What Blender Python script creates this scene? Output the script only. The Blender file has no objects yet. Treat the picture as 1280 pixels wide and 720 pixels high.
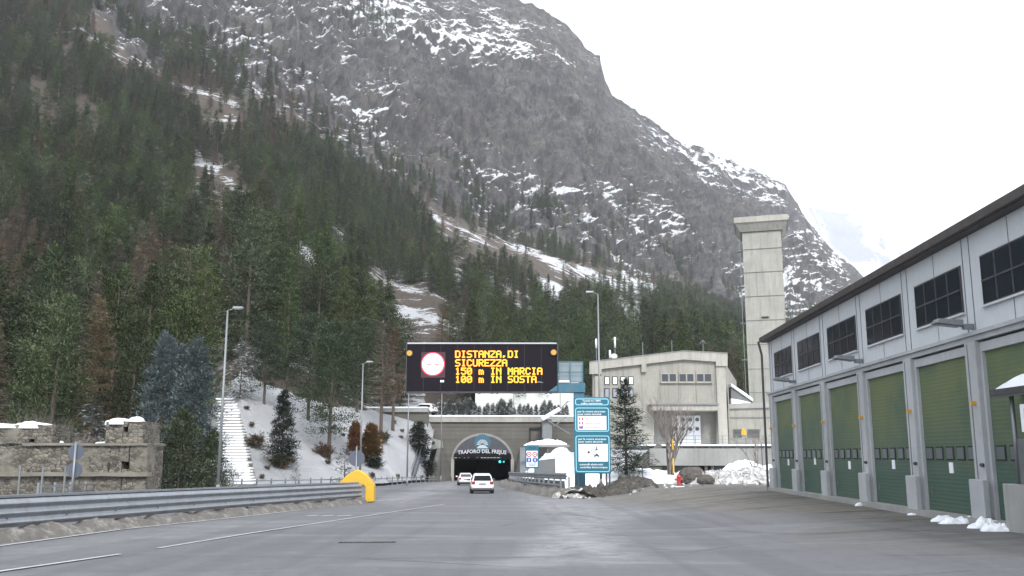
import bpy, bmesh, math, random
import numpy as np
from mathutils import Vector, Matrix
from mathutils.bvhtree import BVHTree
R = math.radians
random.seed(7)
S = bpy.context.scene
HAZE = .0001
COL = S.collection

# ---------------------------------------------------------------- camera, sky, sun, exposure
FPX, PITCH, SHIFT = 1080.0, R(9.5), 28.3
CP, SP = math.cos(PITCH), math.sin(PITCH)
cd = bpy.data.cameras.new('camera'); cam = bpy.data.objects.new('camera', cd); COL.objects.link(cam)
cam.location = (0, 0, 1.7); cam.rotation_euler = (R(90) + PITCH, 0, 0)
cd.sensor_width = 36; cd.lens = 36 * FPX / 1280; cd.shift_y = SHIFT / 1280
cd.clip_start = .1; cd.clip_end = 30000
S.camera = cam
SUN_EL, SUN_AZ = 40, 166          # azimuth clockwise from +y
w = bpy.data.worlds.new('World'); S.world = w; w.use_nodes = True
nt = w.node_tree; bg = nt.nodes['Background']
sky = nt.nodes.new('ShaderNodeTexSky'); sky.sky_type = 'NISHITA'; sky.sun_disc = False
sky.sun_elevation = R(SUN_EL); sky.sun_rotation = R(SUN_AZ)
hs = nt.nodes.new('ShaderNodeHueSaturation'); hs.inputs['Saturation'].default_value = .25
mx = nt.nodes.new('ShaderNodeMix'); mx.data_type = 'RGBA'; mx.inputs[0].default_value = .8
mx.inputs[7].default_value = (9.3, 9.8, 10.5, 1)
nt.links.new(sky.outputs[0], hs.inputs['Color']); nt.links.new(hs.outputs[0], mx.inputs[6])
nt.links.new(mx.outputs[2], bg.inputs['Color']); bg.inputs['Strength'].default_value = .10
sd = bpy.data.lights.new('sun', 'SUN'); sun = bpy.data.objects.new('sun', sd); COL.objects.link(sun)
sd.energy = 2.0; sd.angle = R(14); sd.color = (1, .975, .94)
_d = Vector((math.sin(R(SUN_AZ)) * math.cos(R(SUN_EL)), math.cos(R(SUN_AZ)) * math.cos(R(SUN_EL)), math.sin(R(SUN_EL))))
sun.rotation_euler = (-_d).to_track_quat('-Z', 'Y').to_euler()
S.view_settings.view_transform = 'Standard'; S.view_settings.look = 'None'
S.view_settings.gamma = 1; S.view_settings.exposure = 1.12
S.cycles.use_denoising = True
S.cycles.max_bounces = 5; S.cycles.diffuse_bounces = 3; S.cycles.glossy_bounces = 2
S.cycles.transmission_bounces = 3; S.cycles.volume_bounces = 1; S.cycles.transparent_max_bounces = 8

# ---------------------------------------------------------------- helpers
def ray(px, py):
    u = (px - 640) / FPX; v = (360 + SHIFT - py) / FPX
    return Vector((u, CP - v * SP, SP + v * CP))
def at(px, py, Y):
    d = ray(px, py); k = Y / d.y
    return Vector((d.x * k, Y, 1.7 + d.z * k))
def proj(p):
    z = p[2] - 1.7; dy = p[1] * CP + z * SP; dz = -p[1] * SP + z * CP
    return 640 + FPX * p[0] / dy, 360 + SHIFT - FPX * dz / dy
def sstep(a, b, x):
    t = np.clip((x - a) / (b - a), 0, 1); return t * t * (3 - 2 * t)
def G(x, y):                                  # height of the paved ground
    a = sstep(4, 12.5, x)
    road = -.0172 * y
    ap = -.06 - .012 * np.maximum(0, y - 44) - .0 * x
    return road * (1 - a) + ap * a
def lay(m, px, py):                            # point of the paved ground seen at a pixel
    d = ray(px, py); k = 20.0
    for _ in range(40):
        z = float(G(d.x * k, d.y * k)); k += (1.7 + d.z * k - z) / max(1e-6, -(d.z) - .0172) * .6 if d.z < -.0185 else 0
    return Vector((d.x * k, d.y * k, float(G(d.x * k, d.y * k)) + m))
def gp(px, Y, m=0.0):                          # ground point in the direction of a column at depth Y
    x = at(px, 590, Y).x
    return Vector((x, Y, float(G(x, Y)) + m))

def fract_hash(ix, iy, iz, seed):
    h = (ix * 374761393 + iy * 668265263 + iz * 2147483647 + seed * 1274126177) & 0xffffffff
    h = ((h ^ (h >> 13)) * 1274126177) & 0xffffffff
    h = (h ^ (h >> 16)) & 0xffffffff
    return h / 4294967295.0
def vnoise(P, seed=0):
    I = np.floor(P).astype(np.int64); F = P - I; F = F * F * F * (F * (F * 6 - 15) + 10)
    o = 0
    for dx in (0, 1):
        for dy in (0, 1):
            for dz in (0, 1):
                wgt = (F[:, 0] if dx else 1 - F[:, 0]) * (F[:, 1] if dy else 1 - F[:, 1]) * (F[:, 2] if dz else 1 - F[:, 2])
                o = o + wgt * fract_hash(I[:, 0] + dx, I[:, 1] + dy, I[:, 2] + dz, seed)
    return o * 2 - 1
def fbm(P, octs=5, seed=0, ridged=False, gain=.5):
    o = 0; a = 1; s = 0
    for k in range(octs):
        n = vnoise(P * 2.03 ** k + 17.3 * k, seed + k)
        if ridged: n = 1 - 2 * np.abs(n)
        o = o + a * n; s += a; a *= gain
    return o / s

# ---- materials
MATS = {}
class NT:
    def __init__(s, name):
        s.m = bpy.data.materials.new(name); s.m.use_nodes = True; s.t = s.m.node_tree
        s.b = s.t.nodes['Principled BSDF']; s.n = s.t.nodes; s.l = s.t.links
        MATS[name] = s.m
    def co(s, kind='Object', scale=(1, 1, 1), rot=(0, 0, 0)):
        if kind == 'World': o = s.n.new('ShaderNodeNewGeometry').outputs['Position']
        else: o = s.n.new('ShaderNodeTexCoord').outputs[kind]
        mp = s.n.new('ShaderNodeMapping'); mp.vector_type = 'TEXTURE' if False else 'POINT'
        mp.inputs['Scale'].default_value = scale; mp.inputs['Rotation'].default_value = rot
        s.l.new(o, mp.inputs['Vector']); return mp.outputs[0]
    def noise(s, vec, scale, detail=6, rough=.55, dist=0):
        n = s.n.new('ShaderNodeTexNoise'); n.inputs['Scale'].default_value = scale
        n.inputs['Detail'].default_value = detail; n.inputs['Roughness'].default_value = rough
        n.inputs['Distortion'].default_value = dist
        s.l.new(vec, n.inputs['Vector']); return n.outputs['Fac']
    def vor(s, vec, scale, feature='F1', out='Distance'):
        n = s.n.new('ShaderNodeTexVoronoi'); n.feature = feature; n.inputs['Scale'].default_value = scale
        s.l.new(vec, n.inputs['Vector']); return n.outputs[out]
    def ramp(s, fac, stops):
        r = s.n.new('ShaderNodeValToRGB'); e = r.color_ramp.elements
        while len(e) < len(stops): e.new(.5)
        for q, (p, c) in zip(e, stops):
            q.position = p; q.color = c if len(c) == 4 else (*c, 1)
        s.l.new(fac, r.inputs[0]); return r.outputs[0]
    def mix(s, fac, a, b, mode='MIX'):
        m = s.n.new('ShaderNodeMix'); m.data_type = 'RGBA'; m.blend_type = mode
        for i, v in ((0, fac), (6, a), (7, b)):
            if hasattr(v, 'links'): s.l.new(v, m.inputs[i])
            else: m.inputs[i].default_value = v if i == 0 else ((*v, 1) if len(v) == 3 else v)
        return m.outputs[2]
    def math(s, op, a, b=0, c=None, clamp=False):
        m = s.n.new('ShaderNodeMath'); m.operation = op; m.use_clamp = clamp
        for i, v in ((0, a), (1, b), (2, c)):
            if v is None: continue
            if hasattr(v, 'links'): s.l.new(v, m.inputs[i])
            else: m.inputs[i].default_value = v
        return m.outputs[0]
    def mrange(s, v, a, b, c=0, d=1):
        m = s.n.new('ShaderNodeMapRange'); s.l.new(v, m.inputs[0])
        for i, q in enumerate((a, b, c, d)): m.inputs[i + 1].default_value = q
        return m.outputs[0]
    def attr(s, name):
        a = s.n.new('ShaderNodeAttribute'); a.attribute_name = name; return a.outputs['Fac']
    def sep(s, vec):
        n = s.n.new('ShaderNodeSeparateXYZ'); s.l.new(vec, n.inputs[0]); return n.outputs
    def bump(s, h, strength=.3, dist=.02):
        b = s.n.new('ShaderNodeBump'); b.inputs['Strength'].default_value = strength; b.inputs['Distance'].default_value = dist
        s.l.new(h, b.inputs['Height']); s.l.new(b.outputs[0], s.b.inputs['Normal'])
    def out(s, col, rough=.8, metal=0, spec=None):
        if hasattr(col, 'links'): s.l.new(col, s.b.inputs['Base Color'])
        else: s.b.inputs['Base Color'].default_value = (*col, 1)
        if hasattr(rough, 'links'): s.l.new(rough, s.b.inputs['Roughness'])
        else: s.b.inputs['Roughness'].default_value = rough
        s.b.inputs['Metallic'].default_value = metal
        if spec is not None: s.b.inputs['Specular IOR Level'].default_value = spec
        return s.m
def dirty(name, col, rough=.6, metal=0, amt=.35, scale=2.5, streak=.3, spec=None, dirt=(.16, .14, .12), bumpd=0):
    t = NT(name); v = t.co('World'); n = t.noise(v, scale, 7, .65)
    sv = t.co('World', (3, 3, .25)); n2 = t.noise(sv, 2.2, 5, .6)
    c = t.mix(t.mrange(n, .45, .75, 0, amt), col, dirt)
    c = t.mix(t.mrange(n2, .5, .8, 0, streak), c, dirt)
    f = t.noise(v, scale * 14, 3, .6)
    c = t.mix(.35, c, t.mix(f, (.35, .35, .35), (.65, .65, .65)), 'OVERLAY')
    if bumpd: t.bump(f, .5, bumpd)
    return t.out(c, rough, metal, spec)
def emis(name, col, st):
    t = NT(name); t.out((0.02, .02, .02), .5); t.b.inputs['Emission Color'].default_value = (*col, 1)
    t.b.inputs['Emission Strength'].default_value = st; return t.m

def concrete(name, col, board=.0, stain=.5, joint=None):
    t = NT(name); v = t.co('World')
    big = t.noise(v, .35, 6, .6); mid = t.noise(v, 2.5, 8, .7)
    st = t.noise(t.co('World', (2.2, 2.2, .12)), 1.2, 6, .65)
    c = t.mix(t.mrange(big, .3, .7), tuple(q * .82 for q in col), tuple(min(1, q * 1.12) for q in col))
    c = t.mix(t.mrange(mid, .35, .75, 0, .45), c, tuple(q * .7 for q in col))
    c = t.mix(t.mrange(st, .5, .78, 0, stain), c, (.13, .12, .105))
    c = t.mix(t.mrange(st, .2, .42, .25 * stain, 0), c, (.5, .49, .46))
    h = mid
    if board:
        z = t.sep(v)[2]
        w_ = t.math('FRACT', t.math('MULTIPLY', z, 1 / board))
        ln = t.mrange(t.math('ABSOLUTE', t.math('SUBTRACT', w_, .5)), .42, .5)
        c = t.mix(t.math('MULTIPLY', ln, .4), c, (.12, .11, .1))
        row = t.n.new('ShaderNodeTexWhiteNoise'); row.noise_dimensions = '1D'
        t.l.new(t.math('FLOOR', t.math('MULTIPLY', z, 1 / board)), row.inputs['W'])
        c = t.mix(.12, c, row.outputs['Value'], 'OVERLAY')
        h = t.math('SUBTRACT', mid, ln)
    t.bump(h, .4, .02)
    return t.out(c, .9)

# asphalt of the road and of the forecourt
def asphalt():
    t = NT('asphalt'); v = t.co('World')
    grain = t.noise(v, 24, 5, .8); mid = t.noise(v, 3.0, 7, .65)
    lng = t.noise(t.co('World', (.12, .5, 1), (0, 0, R(12))), 1.0, 7, .62, .6)
    acr = t.noise(t.co('World', (.06, .55, 1), (0, 0, R(-6))), 1.0, 6, .6, .9)
    c = t.mix(t.mrange(mid, .3, .7), (.104, .106, .112), (.136, .138, .145))
    c = t.mix(t.mrange(lng, .52, .68, 0, .8), c, (.19, .192, .198))
    c = t.mix(t.mrange(acr, .54, .63, 0, .55), c, (.10, .102, .107))
    salt = t.attr('salt'); sn = t.noise(v, 1.1, 8, .7, .5)
    c = t.mix(t.math('MULTIPLY', salt, t.mrange(sn, .38, .62)), c, (.27, .272, .278))
    dirt = t.attr('dirt'); dn = t.noise(t.co('World', (.14, .7, 1), (0, 0, R(20))), 1.3, 8, .68, .8)
    df = t.math('MULTIPLY', dirt, t.mrange(dn, .3, .6, .35, 1), clamp=True)
    c = t.mix(df, c, (.150, .132, .104))
    trk = t.noise(t.co('World', (.16, 1.5, 1), (0, 0, R(24))), 1.0, 6, .6, 1.2)
    c = t.mix(t.math('MULTIPLY', dirt, t.mrange(trk, .50, .58, 0, .85)), c, (.05, .046, .04))
    whl = t.noise(t.co('World', (1.1, .035, 1), (0, 0, R(-8))), 1.0, 4, .5, .4)
    c = t.mix(t.mrange(whl, .52, .64, 0, .35), c, (.075, .076, .08))
    spot = t.noise(v, 2.2, 9, .8, .2)
    c = t.mix(t.mrange(spot, .56, .64, 0, .45), c, (.07, .07, .072))
    c = t.mix(t.mrange(spot, .34, .40, .35, 0), c, (.22, .22, .225))
    # tar-sealed seams
    wv = t.vor(t.co('World', (.11, .22, 0), (0, 0, R(10))), 1.0, 'DISTANCE_TO_EDGE')
    wob = t.math('ADD', wv, t.math('MULTIPLY', t.math('SUBTRACT', mid, .5), .012))
    seam = t.mrange(wob, .0035, .0065, .6, 0)
    seam = t.math('MULTIPLY', seam, t.mrange(t.noise(v, .22, 2), .48, .56))
    c = t.mix(seam, c, (.035, .035, .037))
    c = t.mix(.85, c, t.mix(grain, (.28, .28, .28), (.72, .72, .72)), 'OVERLAY')
    t.bump(grain, .6, .012)
    return t.out(c, t.mrange(mid, .3, .7, .62, .85), spec=.4)
asphalt()

def snow_mat(name, col=(.82, .84, .87), dirt=.0):
    t = NT(name); v = t.co('World'); n = t.noise(v, 1.3, 8, .65); f = t.noise(v, 9, 5, .6)
    c = t.mix(t.mrange(n, .35, .65), tuple(q * .93 for q in col), col)
    if dirt:
        c = t.mix(t.mrange(t.noise(v, 2.6, 9, .75, .4), .55 - dirt * .25, .75 - dirt * .2, 0, min(1, .4 + dirt)), c, (.11, .1, .088))
    t.bump(t.math('ADD', n, t.math('MULTIPLY', f, .4)), .5, .12)
    t.out(c, .7); return t.m
snow_mat('snow'); snow_mat('snow_dirty', (.74, .74, .74), dirt=.75); snow_mat('snow_grimy', (.36, .345, .32), dirt=1.2)

def dirt_mound_mat():
    t = NT('mud'); v = t.co('World'); n = t.mrange(t.noise(v, 2.2, 10, .8, .3), .36, .64); s = t.noise(v, 1.1, 7, .7)
    c = t.mix(n, (.06, .054, .045), (.25, .23, .20))
    c = t.mix(t.mrange(s, .56, .66, 0, .8), c, (.6, .6, .6))
    t.bump(n, 1, .25); t.out(c, .95)
dirt_mound_mat()

def terrain_mat():
    t = NT('mountain'); v = t.co('World')
    # strata run down and away from upper left to lower right
    L = Vector((.72, .62, -.32)).normalized()
    e = L.to_track_quat('X', 'Z').to_euler()
    ang = (e.x, e.y, e.z)
    def along(sx, sy, sz):
        mp = t.n.new('ShaderNodeMapping'); mp.vector_type = 'TEXTURE'
        mp.inputs['Rotation'].default_value = ang; mp.inputs['Scale'].default_value = (sx, sy, sz)
        t.l.new(v, mp.inputs['Vector']); return mp.outputs[0]
    big = t.noise(v, .0065, 5, .55); mid = t.noise(v, .03, 8, .68); fine = t.noise(v, .16, 8, .7)
    strat = t.noise(along(90, 14, 14), 1.0, 8, .68, .3)
    vert = t.noise(t.co('World', (.05, .05, .011)), 1.0, 8, .7, .4)
    rock = t.mix(t.mrange(mid, .3, .7), (.066, .060, .062), (.185, .168, .162))
    rock = t.mix(t.mrange(big, .42, .62), rock, t.mix(mid, (.075, .064, .056), (.16, .138, .118)))
    rock = t.mix(t.mrange(vert, .52, .66, 0, .75), rock, (.055, .055, .06))
    rock = t.mix(t.mrange(vert, .28, .42, .5, 0), rock, (.26, .245, .23))
    rock = t.mix(t.mrange(strat, .54, .62, 0, .6), rock, (.055, .054, .058))
    bnd = t.noise(along(240, 26, 34), 1.0, 7, .65, .8)
    rock = t.mix(t.mrange(bnd, .36, .50, .62, 0), rock, (.042, .041, .047))
    rock = t.mix(t.mrange(bnd, .54, .66, 0, .55), rock, (.25, .235, .215))
    crk = t.noise(t.co('World', (.10, .10, .03)), 1.0, 10, .78, .7)
    rock = t.mix(t.mrange(crk, .485, .57, 0, .85), rock, (.038, .038, .043))
    rock = t.mix(t.mrange(crk, .34, .44, .45, 0), rock, (.27, .262, .25))
    rock = t.mix(.6, rock, t.mix(fine, (.2, .2, .2), (.8, .8, .8)), 'OVERLAY')
    soil = t.mix(fine, (.095, .07, .052), (.18, .14, .105))
    soil = t.mix(t.mrange(mid, .5, .7, 0, .5), soil, (.10, .095, .085))
    rk = t.attr('rock')
    base = t.mix(t.mrange(t.math('ADD', rk, t.math('MULTIPLY', t.math('SUBTRACT', mid, .5), .8)), .35, .65), soil, rock)
    # snow on ledges and hollows
    geo = t.n.new('ShaderNodeNewGeometry'); nz = t.sep(geo.outputs['Normal'])[2]
    s1 = t.noise(along(48, 5.5, 6.5), 1.0, 10, .74, .4)
    s2 = t.noise(along(11, 1.6, 2.2), 1.0, 7, .75, .3)
    s3 = t.noise(v, .0085, 4, .62, .6)
    k = t.math('ADD', t.math('MULTIPLY', s1, .75), t.math('MULTIPLY', s2, .42))
    k = t.math('ADD', k, t.math('MULTIPLY', s3, .75))
    k = t.math('ADD', k, t.math('MULTIPLY', nz, .42))
    k = t.math('ADD', k, t.attr('snow'))
    sn = t.mrange(k, 1.212, 1.232)
    c = t.mix(sn, base, (.88, .89, .92))
    hb = t.math('ADD', t.math('MULTIPLY', mid, 1.0), t.math('ADD', t.math('MULTIPLY', fine, .35), t.math('MULTIPLY', vert, .9)))
    t.bump(t.math('ADD', t.math('MULTIPLY', crk, 1.2), t.math('ADD', hb, t.math('MULTIPLY', strat, .7))), 1, 8.0)
    t.out(c, .9)
terrain_mat()
def far_mat():
    t = NT('far_snow'); v = t.co('World'); n = t.noise(t.co('World', (.004, .004, .0016)), 1, 9, .72, .6); m = t.noise(v, .0012, 5, .6)
    c = t.mix(t.mrange(t.math('ADD', n, t.math('MULTIPLY', m, .5)), .74, .83), (.78, .79, .81), (.28, .29, .32))
    t.bump(n, 1, 60); t.out(c, .9)
far_mat()

def needles(name, a, b, tip=None, rough=.75, var=.5):
    t = NT(name); v = t.co('Object'); n = t.noise(v, .9, 4, .6)
    oi = t.n.new('ShaderNodeObjectInfo')
    c = t.mix(t.mrange(n, .3, .7), a, b)
    r = oi.outputs['Random']
    hsv = t.n.new('ShaderNodeHueSaturation'); t.l.new(c, hsv.inputs['Color'])
    t.l.new(t.mrange(r, 0, 1, 1 - var * .6, 1 + var * .6), hsv.inputs['Value'])
    t.l.new(t.mrange(t.math('FRACT', t.math('MULTIPLY', r, 7.31)), 0, 1, .475, .515), hsv.inputs['Hue'])
    t.l.new(t.mrange(t.math('FRACT', t.math('MULTIPLY', r, 13.7)), 0, 1, .6, 1.1), hsv.inputs['Saturation'])
    t.out(hsv.outputs[0], rough, spec=.25)
needles('spruce_needles', (.024, .046, .017), (.088, .115, .036), var=.75)
needles('blue_spruce_needles', (.045, .065, .068), (.17, .205, .205), var=.15)
needles('dark_needles', (.022, .034, .024), (.05, .066, .045), var=.15)
needles('larch_twigs', (.12, .088, .058), (.22, .165, .10), var=.4)
needles('pine_needles', (.020, .038, .018), (.065, .092, .036), var=.2)
needles('thuja_leaves', (.16, .08, .02), (.30, .155, .045), var=.2)
needles('shrub_twigs', (.12, .10, .085), (.22, .19, .16), var=.2)
needles('frosty_needles', (.06, .075, .06), (.30, .32, .32), var=.5)
dirty('bark', (.085, .065, .05), .9, scale=4)

concrete('portal_concrete', (.125, .118, .104), .35, .6)
concrete('pale_concrete', (.37, .355, .315), .0, .55)
concrete('house_concrete', (.31, .30, .265), .0, .6)
concrete('tower_concrete', (.34, .335, .30), .0, .65)
concrete('grey_concrete', (.30, .30, .285), .0, .45)
concrete('dark_concrete', (.17, .18, .185), .0, .45)
concrete('garage_concrete', (.39, .40, .41), .0, .22)
concrete('ruin_stone', (.19, .175, .145), .0, .6)
dirty('galvanised', (.22, .235, .25), .45, .55, amt=.35, streak=.35)
dirty('rail_steel', (.27, .29, .315), .42, .45, amt=.5, scale=1.8, streak=.45)
dirty('post_grey', (.22, .24, .25), .5, .4)
dirty('facade_panel', (.51, .53, .55), .55, 0, amt=.18, scale=.8, streak=.22, dirt=(.3, .31, .32))
dirty('roof_edge', (.055, .047, .045), .6, amt=.3)
dirty('teal_paint', (.03, .125, .185), .45, amt=.3)
dirty('sign_teal', (.006, .125, .185), .4, amt=.12, streak=.08)
dirty('sign_line', (.30, .62, .74), .4, amt=.1, streak=.05)
dirty('sign_white', (.78, .8, .83), .45, amt=.08, streak=.05)
dirty('sign_ink', (.05, .06, .08), .5, amt=.05, streak=.0)
dirty('sign_red', (.45, .03, .04), .5, amt=.05, streak=.0)
dirty('sign_blue', (.03, .10, .36), .5, amt=.05, streak=.0)
dirty('sign_green', (.03, .25, .1), .5, amt=.05, streak=.0)
dirty('sign_back', (.075, .09, .125), .55, amt=.2)
dirty('yellow_plastic', (.62, .37, .02), .45, amt=.25, streak=.2)
_t = NT('black_panel'); _t.out((.012, .0095, .014), .75, spec=.12)
dirty('dark_metal', (.05, .05, .055), .5, amt=.3)
dirty('hydrant_red', (.42, .025, .02), .45, amt=.3)
dirty('car_white', (.74, .74, .73), .25, amt=.12, scale=3, streak=.1)
dirty('rubber', (.02, .02, .021), .85, amt=.2)
dirty('alloy', (.35, .35, .36), .35, .8)
dirty('tail_lamp', (.30, .02, .03), .25, amt=.05, streak=0)
dirty('house_white', (.62, .63, .60), .8, amt=.2, streak=.25)
dirty('arch_panel', (.065, .07, .085), .45, .3, amt=.3)
dirty('emblem_blue', (.03, .12, .18), .45, amt=.15)
dirty('letter_white', (.50, .53, .55), .5, amt=.1, streak=.05)
dirty('tunnel_lining', (.05, .052, .055), .8, amt=.4)
dirty('paint_white', (.43, .43, .42), .7, amt=.7, scale=5, streak=.15, dirt=(.17, .17, .17))
dirty('tar', (.05, .05, .052), .6, amt=.6, scale=3, streak=.1, dirt=(.13, .13, .13))
dirty('boulder_rock', (.075, .068, .062), .95, amt=.6, scale=3, bumpd=.05)
def glass(name, c, r=.08):
    t = NT(name); v = t.co('World'); n = t.noise(v, .7, 4, .6); t.bump(t.noise(v, 1.3, 2), .15, .05)
    t.out(t.mix(n, tuple(q * .6 for q in c), c), r, spec=.7)
glass('window_glass', (.022, .028, .04), .12); glass('car_glass', (.02, .025, .03)); glass('door_glass', (.10, .12, .125), .3)
glass('cage_glass', (.24, .30, .33), .2); glass('pale_glass', (.3, .34, .38), .25)
emis('led_amber', (1, .40, .01), 1.3); emis('led_white', (1, .9, .86), 1.25); emis('led_red', (.9, .02, .08), .9)
dirty('amber_lens', (.60, .30, .03), .35, amt=.1, streak=0)
emis('tunnel_lamp', (.8, .9, 1), 1.2); emis('lamp_green', (.05, .85, .8), 1.6)
def door_green():
    t = NT('door_green'); v = t.co('World'); z = t.sep(v)[2]
    n = t.noise(t.co('World', (.8, .8, .35)), 1.1, 6, .6); big = t.noise(v, .55, 4, .6)
    g = t.mrange(t.math('ADD', z, t.math('MULTIPLY', t.math('SUBTRACT', n, .5), 2.2)), 1.0, 3.4)
    c = t.mix(g, (.056, .094, .068), (.115, .142, .064))
    c = t.mix(t.mrange(big, .45, .7, 0, .7), c, (.040, .088, .070))
    sl = t.math('FRACT', t.math('MULTIPLY', z, 9.0))
    ln = t.mrange(sl, .82, .96)
    c = t.mix(t.math('MULTIPLY', ln, .3), c, (.02, .05, .04))
    h = t.math('ABSOLUTE', t.math('SUBTRACT', sl, .45))
    t.bump(h, .6, -.02)
    t.out(c, .5)
door_green()
def ruin_mat():
    t = NT('ruin_masonry'); v = t.co('World', (1, 1, 1.6)); d = t.vor(v, 3.2, 'DISTANCE_TO_EDGE'); cc = t.vor(v, 3.2, 'F1', 'Color')
    n = t.noise(v, 1.5, 7, .7); big = t.noise(t.co('World'), .35, 4, .6)
    ex = t.mrange(big, .36, .44)                       # where render fell off
    st = t.mix(.5, t.mix(n, (.055, .05, .042), (.21, .19, .155)), t.sep(cc)[0], 'OVERLAY')
    st = t.mix(t.mrange(d, .02, .07, 1, 0), st, (.035, .032, .03))
    pl = t.mix(n, (.09, .083, .068), (.25, .232, .188))
    pl = t.mix(t.mrange(t.noise(t.co('World', (2, 2, .2)), 1.3, 6), .52, .72, 0, .6), pl, (.10, .095, .085))
    t.bump(t.math('MULTIPLY', d, ex), .8, .08)
    t.out(t.mix(ex, pl, st), .95)
ruin_mat()

# ---- mesh builder
class MB:
    def __init__(s): s.v = []; s.f = []; s.T = None
    def add(s, vs, fs):
        b = len(s.v)
        if s.T is not None: vs = [s.T @ Vector(q) for q in vs]
        s.v += [tuple(q) for q in vs]; s.f += [tuple(b + i for i in f) for f in fs]; return s
    def box(s, x0, x1, y0, y1, z0, z1):
        return s.add([(x, y, z) for z in (z0, z1) for x, y in ((x0, y0), (x1, y0), (x1, y1), (x0, y1))],
                     [(0, 3, 2, 1), (4, 5, 6, 7), (0, 1, 5, 4), (1, 2, 6, 5), (2, 3, 7, 6), (3, 0, 4, 7)])
    def bar(s, a, b, wd, ht=None, up=(0, 0, 1)):
        a = Vector(a); b = Vector(b); ht = ht or wd; d = (b - a).normalized(); u = Vector(up)
        if abs(d.dot(u)) > .95: u = Vector((1, 0, 0))
        r = d.cross(u).normalized() * wd / 2; q = r.cross(d).normalized() * ht / 2
        return s.add([p + i * r + j * q for p in (a, b) for i, j in ((-1, -1), (1, -1), (1, 1), (-1, 1))],
                     [(0, 1, 2, 3), (7, 6, 5, 4), (0, 4, 5, 1), (1, 5, 6, 2), (2, 6, 7, 3), (3, 7, 4, 0)])
    def cyl(s, a, b, r0, r1=None, n=10, cap=True):
        a = Vector(a); b = Vector(b); r1 = r0 if r1 is None else r1
        d = (b - a).normalized(); u = Vector((0, 0, 1)) if abs(d.z) < .9 else Vector((1, 0, 0))
        e1 = d.cross(u).normalized(); e2 = d.cross(e1)
        vs = [c + (e1 * math.cos(t) + e2 * math.sin(t)) * r for c, r in ((a, r0), (b, r1)) for t in [2 * math.pi * i / n for i in range(n)]]
        fs = [(i, (i + 1) % n, n + (i + 1) % n, n + i) for i in range(n)]
        if cap: fs += [tuple(range(n - 1, -1, -1)), tuple(range(n, 2 * n))]
        return s.add(vs, fs)
    def prism(s, poly, y0, y1):              # polygon in x-z, extruded along y
        n = len(poly)
        vs = [(x, y0, z) for x, z in poly] + [(x, y1, z) for x, z in poly]
        return s.add(vs, [tuple(range(n)), tuple(range(2 * n - 1, n - 1, -1))] + [(i, i + n, (i + 1) % n + n, (i + 1) % n) for i in range(n)])
    def sweep(s, path, prof, closed=True):    # path of Vectors, prof = [(side, up)], vertical-up frame
        n = len(prof); vs = []
        for i, p in enumerate(path):
            d = (path[min(i + 1, len(path) - 1)] - path[max(i - 1, 0)]); d.z = 0; d.normalize()
            r = Vector((d.y, -d.x, 0))
            vs += [p + r * a + Vector((0, 0, b)) for a, b in prof]
        fs = []
        for i in range(len(path) - 1):
            for j in range(n if closed else n - 1):
                k = (j + 1) % n; fs.append((i * n + j, i * n + k, (i + 1) * n + k, (i + 1) * n + j))
        if closed: fs += [tuple(range(n - 1, -1, -1)), tuple((len(path) - 1) * n + j for j in range(n))]
        return s.add(vs, fs)
    def mesh(s, name, mat, smooth=False, off=None, bevel=0):
        v = s.v if off is None else [(a - off[0], b - off[1], c - off[2]) for a, b, c in s.v]
        m = bpy.data.meshes.new(name); m.from_pydata(v, [], s.f); m.update()
        bm = bmesh.new(); bm.from_mesh(m); bmesh.ops.recalc_face_normals(bm, faces=bm.faces[:])
        bm.to_mesh(m); bm.free()
        for a in (mat if isinstance(mat, (list, tuple)) else [mat]): m.materials.append(MATS[a])
        if smooth: m.polygons.foreach_set('use_smooth', [True] * len(m.polygons))
        return m
def link(name, mesh, parent=None, loc=None):
    o = bpy.data.objects.new(name, mesh); COL.objects.link(o); o.parent = parent
    if loc is not None: o.location = loc
    return o
def tag(o, label=None, cat=None, group=None, kind=None):
    if label: o['label'] = label
    if cat: o['category'] = cat
    if group: o['group'] = group
    if kind: o['kind'] = kind
    return o
def thing(name, label, cat, loc=(0, 0, 0), rz=0, group=None):
    o = bpy.data.objects.new(name, None); COL.objects.link(o); o.empty_display_size = .3
    o.location = loc; o.rotation_euler = (0, 0, rz); return tag(o, label, cat, group)
def part(name, mb, mat, parent=None, smooth=False, bevel=0, world=False):
    off = Vector(parent.location) if world and parent is not None else None
    if world and parent is not None and parent.parent is not None: off = parent.parent.location
    o = link(name, mb.mesh(name, mat, smooth, off), parent)
    if bevel:
        b = o.modifiers.new('bevel', 'BEVEL'); b.width = bevel; b.segments = 2; b.limit_method = 'ANGLE'
    return o
def dup(root, loc, rz=None, label=None, scale=None, group=None):
    r = root.copy(); COL.objects.link(r); r.location = loc
    if rz is not None: r.rotation_euler = (0, 0, rz)
    if scale is not None: r.scale = (scale,) * 3 if not hasattr(scale, '__len__') else scale
    if label: r['label'] = label
    if group: r['group'] = group
    for ch in list(root.children):
        c = ch.copy(); COL.objects.link(c); c.parent = r
        for g in list(ch.children):
            e = g.copy(); COL.objects.link(e); e.parent = c
    return r
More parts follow.
